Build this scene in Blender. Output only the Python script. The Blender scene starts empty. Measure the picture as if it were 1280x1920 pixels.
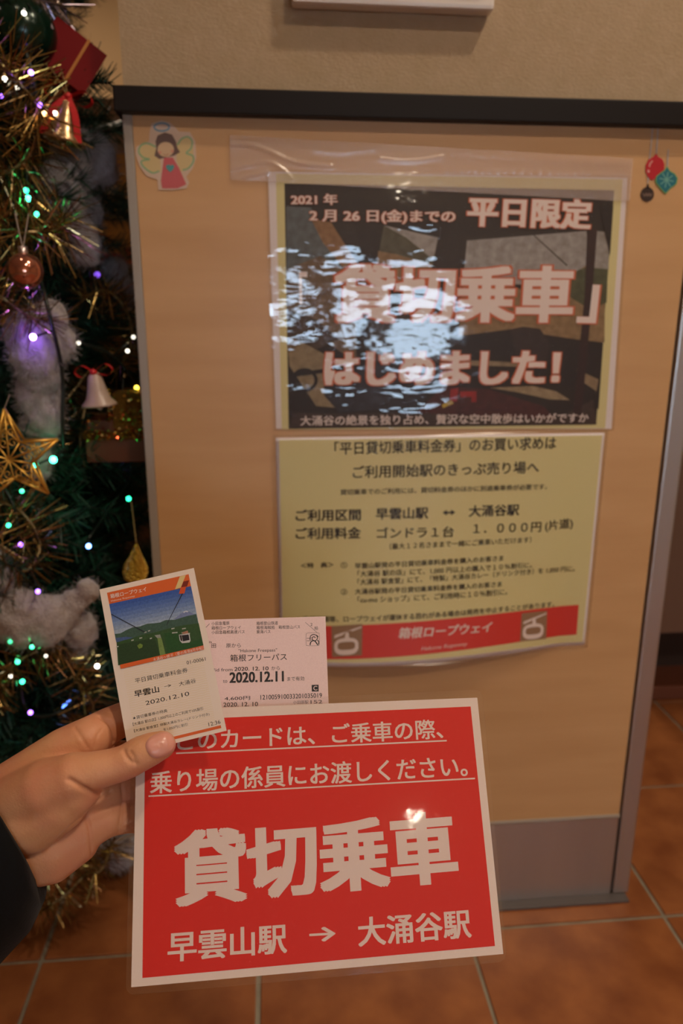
import bpy, bmesh, math, random
import numpy as np
from mathutils import Vector, Matrix
from mathutils.bvhtree import BVHTree
random.seed(7); rng = np.random.default_rng(7)
PI = math.pi
C = bpy.context.scene.collection
scn = bpy.context.scene

# ------------------------------------------------------------------ camera
CAM = np.array([0.156, -0.9084, 0.8694]); YAW, PITCH, ROLL, F = -0.0922, -0.2658, 0.003, 1392.3
def _rm(yaw, pitch, roll):
    cy, sy, cp, sp = math.cos(yaw), math.sin(yaw), math.cos(pitch), math.sin(pitch)
    f = np.array([-sy*cp, cy*cp, sp]); r = np.array([cy, sy, 0.0]); u = np.cross(r, f)
    cr, sr = math.cos(roll), math.sin(roll)
    return np.array([cr*r+sr*u, -sr*r+cr*u, f])
RM = _rm(YAW, PITCH, ROLL)
cd = bpy.data.cameras.new('camera'); cam = bpy.data.objects.new('camera', cd); C.objects.link(cam)
M = Matrix.Identity(4)
for i in range(3):
    M[i][0] = RM[0][i]; M[i][1] = RM[1][i]; M[i][2] = -RM[2][i]; M[i][3] = CAM[i]
cam.matrix_world = M
cd.sensor_fit = 'VERTICAL'; cd.sensor_height = 36.0; cd.sensor_width = 24.0; cd.lens = F/1920*36.0
cd.clip_start = 0.02; cd.dof.use_dof = True; cd.dof.focus_distance = 0.44; cd.dof.aperture_fstop = 8.0
scn.camera = cam
scn.view_settings.view_transform = 'Standard'; scn.view_settings.look = 'None'
scn.view_settings.gamma = 1.0; scn.view_settings.use_curve_mapping = False
scn.view_settings.exposure = 0.0
scn.cycles.use_denoising = True
scn.cycles.max_bounces = 8; scn.cycles.transparent_max_bounces = 12; scn.cycles.sample_clamp_indirect = 4.0

# ------------------------------------------------------------------ sky and lamps
w = bpy.data.worlds.new('world'); scn.world = w; w.use_nodes = True
bg = w.node_tree.nodes['Background']; bg.inputs[0].default_value = (0.62, 0.80, 1.0, 1); bg.inputs[1].default_value = 15.0
WARM = (1.0, 0.80, 0.60)
LAMPS = [(1.0, -0.75, 2.58, 15.0), (-0.30, -0.55, 2.58, 1.6), (1.0, -1.9, 2.58, 23.0), (2.1, -1.8, 2.58, 5.0), (-0.9, 2.3, 2.58, 18.0), (2.6, 0.9, 2.58, 1.0)]
for k, (x, y, z, p) in enumerate(LAMPS):
    ld = bpy.data.lights.new('downlight_lamp', 'AREA'); ld.shape = 'DISK'; ld.size = 0.13; ld.energy = p; ld.color = WARM
    lo = bpy.data.objects.new('downlight_lamp', ld); lo.location = (x, y, z - 0.02); C.objects.link(lo)

# ------------------------------------------------------------------ geometry of the view, used to measure things off the photograph
def pray(px, py):
    return ((px-640)/F)*RM[0] - ((py-960)/F)*RM[1] + RM[2]
def at_y(px, py, Y):
    d = pray(px, py); return CAM + d*(Y-CAM[1])/d[1]
def at_z(px, py, Z=0.0):
    d = pray(px, py); return CAM + d*(Z-CAM[2])/d[2]
def at_d(px, py, D):
    return CAM + pray(px, py)*D
def to_px(P):
    q = RM @ (np.asarray(P, float)-CAM); return np.array([640+F*q[0]/q[2], 960-F*q[1]/q[2]])

# ------------------------------------------------------------------ materials
MATS = {}
def lin(r, g, b):
    f = lambda c: ((c/255)/12.92 if c/255 <= 0.04045 else ((c/255+0.055)/1.055)**2.4)
    return (f(r), f(g), f(b), 1.0)
def mat(name, col, rough=0.5, metal=0.0, emit=None, estr=0.0, coat=0.0, coat_r=0.1, sss=0.0, noise=None, bump=None, spec=0.5, sheen=0.0, attr=False):
    """noise=(scale(x,y,z), colour2, detail)   bump=(scale(x,y,z), strength, distance)"""
    if name in MATS: return MATS[name]
    m = bpy.data.materials.new(name); m.use_nodes = True; nt = m.node_tree; b = nt.nodes['Principled BSDF']; L = nt.links.new
    c4 = col if len(col) == 4 else (*col, 1)
    b.inputs['Base Color'].default_value = c4; b.inputs['Roughness'].default_value = rough; b.inputs['Metallic'].default_value = metal
    b.inputs['Specular IOR Level'].default_value = spec
    if coat: b.inputs['Coat Weight'].default_value = coat; b.inputs['Coat Roughness'].default_value = coat_r
    if sss:
        b.inputs['Subsurface Weight'].default_value = sss; b.inputs['Subsurface Radius'].default_value = (1.0, 0.35, 0.2); b.inputs['Subsurface Scale'].default_value = 0.004
    if sheen: b.inputs['Sheen Weight'].default_value = sheen
    if emit: b.inputs['Emission Color'].default_value = (*emit[:3], 1); b.inputs['Emission Strength'].default_value = estr
    tc = nt.nodes.new('ShaderNodeNewGeometry')
    def tex(scale, detail=4.0):
        mp = nt.nodes.new('ShaderNodeMapping'); mp.inputs['Scale'].default_value = scale
        L(tc.outputs['Position'], mp.inputs[0]); n = nt.nodes.new('ShaderNodeTexNoise'); n.inputs['Scale'].default_value = 1.0; n.inputs['Detail'].default_value = detail
        L(mp.outputs[0], n.inputs['Vector']); return n
    src = None
    if attr:
        a = nt.nodes.new('ShaderNodeVertexColor'); a.layer_name = 'Col'; src = a.outputs[0]; L(src, b.inputs['Base Color'])
    if noise:
        n = tex(noise[0], noise[2] if len(noise) > 2 else 4.0); r = nt.nodes.new('ShaderNodeValToRGB')
        r.color_ramp.elements[0].position = 0.3; r.color_ramp.elements[1].position = 0.7; L(n.outputs[0], r.inputs[0])
        mx = nt.nodes.new('ShaderNodeMix'); mx.data_type = 'RGBA'; L(r.outputs[0], mx.inputs[0])
        if src: 
            mx.blend_type = 'MULTIPLY'; mx.inputs[0].default_value = 1.0
            nt.links.remove(mx.inputs[0].links[0]); L(src, mx.inputs[6])
            m2 = nt.nodes.new('ShaderNodeMix'); m2.data_type = 'RGBA'; L(r.outputs[0], m2.inputs[0]); m2.inputs[6].default_value = (1, 1, 1, 1); m2.inputs[7].default_value = noise[1]
            L(m2.outputs[2], mx.inputs[7])
        else:
            mx.inputs[6].default_value = c4; mx.inputs[7].default_value = noise[1]
        L(mx.outputs[2], b.inputs['Base Color'])
    if bump:
        n = tex(bump[0], 3.0); bp = nt.nodes.new('ShaderNodeBump'); bp.inputs['Strength'].default_value = bump[1]; bp.inputs['Distance'].default_value = bump[2]
        L(n.outputs[0], bp.inputs['Height']); L(bp.outputs[0], b.inputs['Normal'])
        if coat: L(bp.outputs[0], b.inputs['Coat Normal'])
    MATS[name] = m; return m
def film_mat(name, haze, gloss_r, bscale, bdist, tint=(0.9, 0.85, 0.85), gl=0.06, bstr=1.0):
    """clear plastic film: see-through, a mirror-like sheen by Fresnel, a little haze"""
    m = bpy.data.materials.new(name); m.use_nodes = True; nt = m.node_tree; nt.nodes.clear(); L = nt.links.new
    out = nt.nodes.new('ShaderNodeOutputMaterial'); tr = nt.nodes.new('ShaderNodeBsdfTransparent'); di = nt.nodes.new('ShaderNodeBsdfDiffuse'); gs = nt.nodes.new('ShaderNodeBsdfGlossy')
    di.inputs[0].default_value = (*tint, 1); gs.inputs['Roughness'].default_value = gloss_r
    m1 = nt.nodes.new('ShaderNodeMixShader'); m1.inputs[0].default_value = haze; L(tr.outputs[0], m1.inputs[1]); L(di.outputs[0], m1.inputs[2])
    m2 = nt.nodes.new('ShaderNodeMixShader'); gg_ = nt.nodes.new('ShaderNodeNewGeometry'); dt = nt.nodes.new('ShaderNodeVectorMath'); dt.operation = 'DOT_PRODUCT'
    L(gg_.outputs['Normal'], dt.inputs[0]); L(gg_.outputs['Incoming'], dt.inputs[1]); prev = dt.outputs['Value']
    for op, v, sw in (('ABSOLUTE', 0, 0), ('SUBTRACT', 1.0, 1), ('POWER', 5.0, 0), ('MULTIPLY', 1-gl, 0), ('ADD', gl, 0)):   # Schlick's law, the same from both sides of the film
        md = nt.nodes.new('ShaderNodeMath'); md.operation = op; md.use_clamp = op == 'ADD'
        if sw: md.inputs[0].default_value = v; L(prev, md.inputs[1])
        else: L(prev, md.inputs[0]); md.inputs[1].default_value = v
        prev = md.outputs[0]
    L(prev, m2.inputs[0]); L(m1.outputs[0], m2.inputs[1]); L(gs.outputs[0], m2.inputs[2]); L(m2.outputs[0], out.inputs[0])
    g = nt.nodes.new('ShaderNodeNewGeometry'); mp = nt.nodes.new('ShaderNodeMapping'); mp.inputs['Scale'].default_value = bscale; n = nt.nodes.new('ShaderNodeTexNoise'); n.inputs['Scale'].default_value = 1; n.inputs['Detail'].default_value = 3.5
    L(g.outputs['Position'], mp.inputs[0]); L(mp.outputs[0], n.inputs['Vector']); bp = nt.nodes.new('ShaderNodeBump'); bp.inputs['Strength'].default_value = bstr; bp.inputs['Distance'].default_value = bdist
    L(n.outputs[0], bp.inputs['Height']); L(bp.outputs[0], gs.inputs['Normal'])
    return m

# ------------------------------------------------------------------ mesh helpers
ORG = {}
def props(o, label=None, cat=None, group=None, kind=None):
    if label: o['label'] = label
    if cat: o['category'] = cat
    if group: o['group'] = group
    if kind: o['kind'] = kind
    return o
def empty(name, loc, label, cat, group=None):
    o = bpy.data.objects.new(name, None); o.empty_display_size = 0.02; o.location = [float(v) for v in loc]; C.objects.link(o); ORG[o] = np.array(loc, float)
    return props(o, label, cat, group)
def obj(name, V, Fc, m, parent=None, smooth=False, cols=None, org=None, **kw):
    V = np.asarray(V, float).reshape(-1, 3)
    if parent is not None: o0 = ORG[parent]
    else: o0 = np.array(org, float) if org is not None else np.array([V[:, 0].mean(), V[:, 1].mean(), V[:, 2].min()])
    me = bpy.data.meshes.new(name); me.from_pydata((V-o0).tolist(), [], [list(map(int, f)) for f in Fc]); me.materials.append(m)
    if smooth: me.polygons.foreach_set('use_smooth', [True]*len(me.polygons))
    if cols is not None:      # one colour per face
        ca = me.color_attributes.new('Col', 'FLOAT_COLOR', 'CORNER'); arr = np.empty((len(me.loops), 4), np.float32)
        for p in me.polygons: arr[p.loop_start:p.loop_start+p.loop_total] = cols[p.index]
        ca.data.foreach_set('color', arr.ravel())
    o = bpy.data.objects.new(name, me); C.objects.link(o)
    if parent is not None: o.parent = parent
    else: o.location = o0
    ORG[o] = o0
    return props(o, **kw)
class MB:
    def __init__(s): s.v = []; s.f = []; s.c = []
    def add(s, V, Fc, col=None):
        n = len(s.v); s.v += [list(map(float, p)) for p in V]; s.f += [[i+n for i in f] for f in Fc]
        if col is not None: s.c += [col]*len(Fc)
        return s
    def build(s, name, m, parent=None, smooth=False, **kw):
        return obj(name, s.v, s.f, m, parent, smooth, cols=(s.c or None), **kw)
    def box(s, a, b, ax=None, o=None, bev=0.0):
        """axis box a..b (bevelled), or in frame ax (3 rows) about o"""
        bm = bmesh.new(); bmesh.ops.create_cube(bm, size=1.0)
        a = np.array(a, float); b = np.array(b, float)
        for v in bm.verts:
            p = a+(b-a)*(np.array(v.co)+0.5); v.co = Vector(p)
        if bev: bmesh.ops.bevel(bm, geom=bm.edges[:], offset=bev, segments=2, affect='EDGES', profile=0.6)
        V = np.array([v.co[:] for v in bm.verts]); 
        for i, v in enumerate(bm.verts): v.index = i
        Fc = [[v.index for v in f.verts] for f in bm.faces]; bm.free()
        if ax is not None: V = V @ np.array(ax) + np.array(o)
        return s.add(V, Fc)
    def tube(s, P, R, n=8, cap=True):
        P = np.array(P, float); R = np.broadcast_to(np.array(R, float), (len(P),)); base = None; V = []; Fc = []
        for i, p in enumerate(P):
            t = P[min(i+1, len(P)-1)]-P[max(i-1, 0)]; t = t/(np.linalg.norm(t)+1e-12)
            if base is None: base = np.cross(t, [0, 0, 1] if abs(t[2]) < 0.9 else [1, 0, 0])
            base = base-t*(base@t); base /= np.linalg.norm(base); b2 = np.cross(t, base)
            for k in range(n):
                a = 2*PI*k/n; V.append(p+R[i]*(math.cos(a)*base+math.sin(a)*b2))
        for i in range(len(P)-1):
            for k in range(n): Fc.append([i*n+k, i*n+(k+1) % n, (i+1)*n+(k+1) % n, (i+1)*n+k])
        if cap: Fc += [list(range(n))[::-1], list(range((len(P)-1)*n, len(P)*n))]
        return s.add(V, Fc)
    def lathe(s, prof, o=(0, 0, 0), n=20, ax=None, sx=1, sy=1, sag=None):
        V = []; Fc = []
        for (r, z) in prof:
            for k in range(n):
                a = 2*PI*k/n; V.append([r*math.cos(a)*sx, r*math.sin(a)*sy, z])
        m = len(prof)
        for i in range(m-1):
            for k in range(n): Fc.append([i*n+k, i*n+(k+1) % n, (i+1)*n+(k+1) % n, (i+1)*n+k])
        V = np.array(V); V = (V @ np.array(ax) if ax is not None else V)+np.array(o)
        return s.add(V, Fc)
def catmull(P, n=6):
    P = [np.array(p, float) for p in P]; Q = [2*P[0]-P[1]]+P+[2*P[-1]-P[-2]]; out = []
    for i in range(1, len(Q)-2):
        for k in range(n):
            t = k/n; a, b, c, d = Q[i-1], Q[i], Q[i+1], Q[i+2]
            out.append(0.5*((2*b)+(-a+c)*t+(2*a-5*b+4*c-d)*t*t+(-a+3*b-3*c+d)*t**3))
    out.append(P[-1]); return np.array(out)

# ------------------------------------------------------------------ printed lettering: outlines of the glyphs as flat meshes
_T = {}
def glyphs(txt, bold=0.0, res=3, shear=0.0):
    k = (txt, bold, shear)
    if k in _T: return _T[k]
    c = bpy.data.curves.new('t', 'FONT'); c.body = txt; c.resolution_u = res; c.offset = bold; c.shear = shear
    o = bpy.data.objects.new('t', c); C.objects.link(o); bpy.context.view_layer.update()
    me = bpy.data.meshes.new_from_object(o.evaluated_get(bpy.context.evaluated_depsgraph_get()))
    V = np.array([v.co[:2] for v in me.vertices]); Fc = [list(p.vertices) for p in me.polygons]
    bpy.data.objects.remove(o); bpy.data.curves.remove(c); bpy.data.meshes.remove(me)
    _T[k] = (V, Fc, V.min(0), V.max(0)); return _T[k]

class Sheet:
    """a flat (or softly bent) sheet: metres u to the right, v down, n out of its face"""
    def __init__(s, o, U, V, N, warp=None):
        s.o = np.array(o, float); s.U = np.array(U, float); s.V = np.array(V, float); s.N = np.array(N, float); s.w = warp
    def p(s, u, v, h=0.0):
        hh = h+(s.w(u, v) if s.w else 0.0); return s.o+s.U*u+s.V*v+s.N*hh
    def P(s, uv, h=0.0): return np.array([s.p(a, b, h) for a, b in uv])
    def uv(s, px, py):
        d = pray(px, py); t = ((s.o-CAM)@s.N)/(d@s.N); q = CAM+d*t-s.o; x = np.array([q@s.U, q@s.V])
        if s.w:
            for _ in range(12):
                e = np.array([px, py])-to_px(s.p(*x)); J = np.array([(to_px(s.p(x[0]+1e-4, x[1]))-to_px(s.p(*x)))/1e-4, (to_px(s.p(x[0], x[1]+1e-4))-to_px(s.p(*x)))/1e-4]).T
                x = x+np.linalg.solve(J, e)
        return x
    def text(s, txt, L, Rr, hpx, m, parent, h=0.00012, bold=0.012, shear=0.0, grow=0.0, name='lettering'):
        """one printed line; heavier weights are layered copies of the outline, microns apart"""
        a = s.uv(*L); b = s.uv(*Rr); top = s.uv(L[0], L[1]-hpx); e = b-a; W = np.linalg.norm(e); e /= W; n = np.array([e[1], -e[0]])
        H = abs((top-a)@n); V, Fc, mn, mx = glyphs(txt, 0.0, shear=shear); B = max(bold, 0); mn = mn-B; mx = mx+B; R_ = B+grow
        k = 1 if R_ < .003 else (5 if R_ < .016 else (9 if R_ < .024 else 17)); AV = []; AF = []; SQ = [(1, 1), (1, -1), (-1, 1), (-1, -1), (1, 0), (-1, 0), (0, 1), (0, -1)]
        for i in range(k):
            dx, dy = (0, 0) if i == 0 else (R_*1.15*SQ[(i-1) % 8][0]*(1 if i < 9 else .5), R_*.72*SQ[(i-1) % 8][1]*(1 if i < 9 else .5))
            q = (V+[dx, dy]-mn)/(mx-mn); uv = a+np.outer(q[:, 0]*W, e)+np.outer(q[:, 1]*H, n); o_ = len(AV)*len(V)
            AV.append(s.P(uv, h+i*4e-6)); AF += [[j+o_ for j in f] for f in Fc]
        return obj(name, np.concatenate(AV), AF, m, parent)
    def grid(s, quad, nu, nv, h=0.0, inpx=True):
        q = [s.uv(*c) if inpx else np.array(c) for c in quad]; V = []; Fc = []
        for j in range(nv+1):
            for i in range(nu+1):
                a, b = i/nu, j/nv; x = (1-a)*(1-b)*q[0]+a*(1-b)*q[1]+a*b*q[2]+(1-a)*b*q[3]; V.append(s.p(x[0], x[1], h))
        for j in range(nv):
            for i in range(nu): k = j*(nu+1)+i; Fc.append([k+nu+1, k+nu+2, k+1, k])
        return V, Fc
    def poly(s, pts, h): return [s.p(*s.uv(*p), h) for p in pts]
def rrect(w_, h_, r, n=5):
    out = []
    for (cx, cy, a0) in ((w_/2-r, h_/2-r, 0), (-w_/2+r, h_/2-r, PI/2), (-w_/2+r, -h_/2+r, PI), (w_/2-r, -h_/2+r, 1.5*PI)):
        for k in range(n+1): a = a0+k*PI/2/n; out.append((cx+r*math.cos(a), cy+r*math.sin(a)))
    return out
def plate(s, outline, h0, h1):
    """a thin solid plate with a given outline"""
    n = len(outline); V = [s.p(u, v, h0) for u, v in outline]+[s.p(u, v, h1) for u, v in outline]
    Fc = [list(range(n)), list(range(n, 2*n))[::-1]]+[[i, i+n, (i+1) % n+n, (i+1) % n] for i in range(n)]
    return V, Fc

#@@SETTING
# ------------------------------------------------------------------ the setting
W_, ZT, ZB, ZK = 0.6579, 1.0983, 1.0728, 0.141
plaster = mat('wall plaster', (0.41, 0.295, 0.18), 0.75, noise=((60, 60, 60), (0.375, 0.27, 0.155, 1)), bump=((260, 260, 420), 0.55, 0.0012))
plain = mat('painted wall', (0.50, 0.33, 0.17), 0.8)
ceilm = mat('ceiling paint', (0.7, 0.6, 0.48), 0.9)
wood = mat('maple laminate', (0.56, 0.325, 0.145), 0.36, noise=((4, 4, 30), (0.63, 0.38, 0.18, 1), 9.0), bump=((8, 8, 300), 0.05, 0.0004))
darkm = mat('dark rail', (0.010, 0.007, 0.006), 0.5, spec=0.2)
steel = mat('brushed steel', (0.55, 0.52, 0.50), 0.40, 0.85, noise=((14, 14, 1), (0.50, 0.46, 0.44, 1)), bump=((700, 700, 8), 0.05, 0.0003))
alu = mat('grey edging', (0.36, 0.32, 0.27), 0.45, 0.15)
MB().box((-0.002+0.004, 0.006, ZT-0.002), (2.3, 0.16, 2.6)).build('wall_front', plaster, kind='structure')
wp = MB().box((0.0, 0.004, 0.0), (W_+0.02, 0.155, ZB+0.002)).build('wall_pier', mat('pier core', (0.1, 0.07, 0.05), 0.8), kind='structure', label='half-width pier under the dark rail')
MB().box((0.0105, 0.0, ZK+0.004), (W_-0.001, 0.0045, ZB+0.001)).build('wood_panel', wood, wp, label='maple-look laminate panel')
MB().box((0.0, -0.0012, 0.0), (0.0100, 0.0045, ZB+0.001), bev=0.001).build('edge_strip', alu, wp, label='grey edge strip')
MB().box((0.0105, -0.002, 0.004), (W_-0.002, 0.0045, ZK), bev=0.0006).build('kick_plate', steel, wp, label='brushed steel kick plate')
MB().box((0.0105, -0.0035, ZK-0.0005), (W_-0.0005, 0.0045, ZK+0.0045), bev=0.001).build('kick_plate_bead', alu, wp)
MB().box((W_+0.0022, -0.003, 0.004), (W_+0.027, 0.157, ZB+0.001), bev=0.003).build('corner_post', steel, wp, label='brushed steel corner post')
MB().box((0.0, -0.018, 0.0), (W_+0.022, 0.0, 0.004), bev=0.001).build('foot_strip', mat('lead grey strip', (0.12, 0.105, 0.10), 0.5, 0.3), wp, label='dark grey foot strip on the floor')
MB().box((-0.006, -0.0155, ZB), (2.3, 0.166, ZT), bev=0.0018).build('trim_1', darkm, kind='structure', label='dark brown wooden dado rail')

# floor: terracotta tiles 30 cm, every tile a piece
grout = mat('grout', (0.33, 0.30, 0.22), 0.85, noise=((40, 40, 40), (0.23, 0.20, 0.15, 1)))
tilem = mat('terracotta', (0.38, 0.135, 0.042), 0.40, noise=((16, 16, 16), (0.22, 0.065, 0.019, 1), 14.0), bump=((60, 60, 60), 0.25, 0.0008))
fl = MB().box((-3.2, -4.6, -0.06), (3.6, 3.4, -0.0035)).build('floor', grout, kind='structure', label='terracotta tiled floor')
X0, G0, T = -0.1797, -0.046, 0.3
tile_me = None
for i in range(-6, 9):
    for j in range(-6, 9):
        if not (-1.9 < X0+i*T < 2.0): continue
        if tile_me is None:
            b = MB().box((0.003, 0.003, -0.006), (T-0.003, T-0.003, 0.0), bev=0.0016)
            t = obj('tile', b.v, b.f, tilem, fl); tile_me = t.data
            me2 = t.data; arr = np.array(b.v); me2.vertices.foreach_set('co', arr.ravel())
        else:
            t = bpy.data.objects.new('tile', tile_me); C.objects.link(t); t.parent = fl
        t.location = Vector(np.array([X0+i*T+random.uniform(-.0006, .0006), G0+j*T+random.uniform(-.0006, .0006), random.uniform(-.0006, .0003)])-ORG[fl])
MB().box((-3.2, -4.6, 2.6), (3.6, 3.4, 2.7)).build('ceiling', ceilm, kind='structure')
MB().box((-3.3, -4.6, -0.05), (-3.2, 3.4, 2.65)).build('wall_left', plain, kind='structure')
MB().box((3.6, -4.6, -0.05), (3.7, 3.4, 2.65)).build('wall_right', plain, kind='structure')
MB().box((-3.3, 3.4, -0.05), (3.7, 3.5, 2.65)).build('wall_back', plain, kind='structure')
# the wall behind the photographer, with the daylight doors mirrored in the poster
YB = -3.2
wins = [(0.78, 1.14, 0.48, 0.98, .60), (0.16, 0.36, 0.78, 1.01, 9), (0.46, 0.66, 0.62, 1.04, .80)]
wb = MB(); xs = sorted({-3.2, 3.6, *[v for w_ in wins for v in w_[:2]]})
wl_ = sorted(wins); cur = -3.2
for x0, x1, z0, z1, zm in wl_:
    wb.box((cur, YB-.1, 0), (x0, YB, 2.6)); wb.box((x0, YB-.1, 0), (x1, YB, z0)); wb.box((x0, YB-.1, z1), (x1, YB, 2.6)); cur = x1
wb.box((cur, YB-.1, 0), (3.6, YB, 2.6)); wb.build('wall_rear', plain, kind='structure')
wfm = mat('window frame', (0.05, 0.05, 0.05), 0.4)
for k, (x0, x1, z0, z1, zm) in enumerate(wins):
    wn = MB(); t_ = .015
    for a, b in (((x0, YB-.07, z0), (x0+t_, YB-.02, z1)), ((x1-t_, YB-.07, z0), (x1, YB-.02, z1)), ((x0, YB-.07, z1-t_), (x1, YB-.02, z1)), ((x0, YB-.07, z0), (x1, YB-.02, z0+t_))): wn.box(a, b, bev=.003)
    if zm < 5: wn.box((x0, YB-.06, zm), (x1, YB-.03, zm+.02))
    wn.build('window_%d' % (k+1), wfm, kind='structure')
wlm = empty('wall_lamp', (0.84, YB, 1.61), 'small round wall lamp on the wall with the daylight windows', 'lamp')
MB().lathe([(.0001, .0), (.035, .0), (.035, .02), (.0001, .02)], (0.84, YB+.001, 1.61), 18, np.array([[1, 0, 0], [0, 0, 1], [0, 1, 0]])).build('backplate', wfm, wlm)
MB().lathe([(.0001, .05), (.016, .045), (.024, .034), (.022, .02)], (0.84, YB, 1.61), 18, np.array([[1, 0, 0], [0, 0, 1], [0, 1, 0]])).build('globe', mat('lamp globe', (.9, .9, .9), .4, emit=(1.0, .85, .65), estr=60), wlm)
# downlight fittings on the ceiling
LN = ['above the right half of the wood panel', 'above the tree side of the panel', 'nearest the daylight windows', 'over the open floor on the right', 'beyond the tree', 'beyond the steel corner post']
for k, (x, y, z, p) in enumerate(LAMPS):
    d = empty('downlight', (x, y, 2.6), 'recessed round ceiling downlight '+LN[k], 'light', 'ceiling downlights')
    MB().lathe([(0.070, -0.012), (0.085, -0.010), (0.088, 0.0), (0.068, 0.0)], (x, y, 2.6), 24).build('bezel', mat('bezel', (0.7, 0.7, 0.68), 0.4), d, smooth=True)
# far side of the room, left: lighter ledge wall, handrail and a slab painted as yellow light seen between tree and pier
MB().box((-1.6, 1.70, 0.0), (0.1, 1.95, 1.50)).build('wall_low', mat('ledge wall', (0.42, 0.31, 0.22), 0.7), kind='structure', label='low wall behind the tree')
MB().box((-1.6, 1.64, 0.78), (0.1, 1.70, 1.33)).build('wall_lit', mat('lit yellow slab', (0.62, 0.36, 0.10), 0.6), kind='structure', label='lit yellow slab standing for light on the low wall behind the tree')  # yellow light on the wall behind is put into this slab's colour
hr = empty('handrail', at_y(190, 250, 1.2), 'dark handrail sloping down behind the tree', 'handrail')
MB().tube([at_y(60, 290, 1.25), at_y(150, 262, 1.2), at_y(232, 234, 1.15), at_y(300, 215, 1.1)], 0.011, 10).build('rail', mat('rail grey', (0.10, 0.08, 0.06), 0.35), hr, smooth=True)
for px in (80, 240):
    a = at_y(px, 284 if px < 100 else 236, 1.2); MB().tube([a, [a[0], a[1], 0.0]], 0.008, 8).build('post', MATS['rail grey'], hr, smooth=True)
sh = empty('display_table', (at_y(215, 480, 1.1)), 'low wooden display table behind the tree', 'table')
p0 = at_y(215, 500, 1.35)
MB().box((p0[0]-.35, 1.27, p0[2]-.03), (p0[0]+.22, 1.60, p0[2]), bev=.004).build('tabletop', mat('table wood', (0.45, 0.22, 0.08), 0.4), sh)
for sx in (-.33, .20):
    for sy in (1.29, 1.58): MB().box((p0[0]+sx-.02, sy-.02, 0), (p0[0]+sx+.02, sy+.02, p0[2]-.03)).build('leg', MATS['table wood'], sh)
for k, (dx, hh, col) in enumerate(((-.02, .035, (0.5, 0.05, 0.03)), (.07, .05, (0.6, 0.16, 0.05)), (.14, .03, (0.55, 0.35, 0.2)))):
    b = MB().box((p0[0]+dx-.035, 1.32, p0[2]), (p0[0]+dx+.035, 1.40, p0[2]+hh), bev=.004)
    b.build('packet', mat('packet%d' % k, col, 0.4), label=('dark red', 'orange red', 'pale brown')[k]+' packet on the display table behind the tree', cat='packet', group='packets on the display table')
# right: cabinet across the room with recessed plinth
q = at_z(1250, 1312, 0.0); yk = q[1]
cb = empty('cabinet', (1.6, yk+.2, 0), 'brown fronted cabinet beyond the pier, raised over a dark toe recess', 'cabinet')
cz = float(at_y(1260, 1187, yk-.02)[2])
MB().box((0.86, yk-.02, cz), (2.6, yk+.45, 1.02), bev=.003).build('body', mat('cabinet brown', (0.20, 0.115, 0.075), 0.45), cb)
MB().box((0.86, yk+.10, 0.03), (2.6, yk+.42, cz)).build('toe_recess', mat('recess shade', (0.035, 0.018, 0.012), 0.6), cb)  # solid block; the shade of the recess is put into its dark colour
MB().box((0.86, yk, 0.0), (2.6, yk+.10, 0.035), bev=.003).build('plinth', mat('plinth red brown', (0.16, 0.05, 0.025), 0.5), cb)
MB().box((0.84, yk-.05, 1.02), (2.62, yk+.47, 1.06), bev=.004).build('worktop', mat('worktop', (0.3, 0.2, 0.13), 0.3), cb)

# white plate on the wall above the rail
a = at_y(547, 6, -.016); b = at_y(927, 22, -.016)
wpl = empty('wall_plate', ((a[0]+b[0])/2, 0.005, a[2]), 'large white plastic wall plate above the dark rail', 'wall plate')
white = mat('white plastic', (0.72, 0.66, 0.60), 0.3)
MB().box((a[0], -.016, a[2]+.0015), (b[0], 0.006, a[2]+.17), bev=.004).build('cover', white, wpl, smooth=False)
MB().box((a[0]+.012, -.020, a[2]+.014), (b[0]-.012, -.013, a[2]+.158), bev=.003).build('inner_panel', white, wpl)

#@@POSTER
# ------------------------------------------------------------------ the poster, two laminated sheets hung under tape
yel = mat('print pale yellow', (0.68, 0.60, 0.28), 0.5); pap = mat('white paper', (0.78, 0.70, 0.68), 0.55)
blk = mat('print black', (0.012, 0.011, 0.012), 0.5); redp = mat('print red', (0.66, 0.035, 0.022), 0.5); whp = mat('print white', (0.80, 0.68, 0.62), 0.5)
orl = mat('print orange edge', (0.60, 0.13, 0.05), 0.5)
film_p = film_mat('poster film', 0.005, 0.05, (9, 9, 26), 0.004, gl=0.06, bstr=0.6)
Xp, Zp = np.array([1., 0, 0]), np.array([0, 0, -1.])
top = Sheet(at_y(497, 318, 0)+np.array([0, -.0006, 0]), (1, 0, 0), (0, 0, -1), (0, -1, 0))
po = empty('poster', at_y(840, 812, -.001), 'upper poster sheet with a cabin photograph and large white lettering', 'poster')
# film and paper
e = [top.uv(*c) for c in ((497, 318), (1181, 330), (1150, 807), (513, 807))]
def quadplate(s, q, h0, h1, nu=1, nv=1, inpx=False):
    V, Fc = s.grid(q, nu, nv, h1, inpx); V2, _ = s.grid(q, nu, nv, h0, inpx); n = len(V)
    Fc = Fc+[[i+n for i in f][::-1] for f in Fc]
    r = [j*(nu+1) for j in range(nv+1)]; row = lambda j: [j*(nu+1)+i for i in range(nu+1)]
    bd = row(0)+[j*(nu+1)+nu for j in range(1, nv+1)]+row(nv)[::-1][1:]+[j*(nu+1) for j in range(nv-1, 0, -1)]
    Fc += [[bd[k], bd[(k+1) % len(bd)], bd[(k+1) % len(bd)]+n, bd[k]+n] for k in range(len(bd))]
    return list(V)+list(V2), Fc
def inset(q, dl, dt, dr, db): return [q[0]+[dl, dt], q[1]+[-dr, dt], q[2]+[-dr, -db], q[3]+[dl, -db]]
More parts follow.
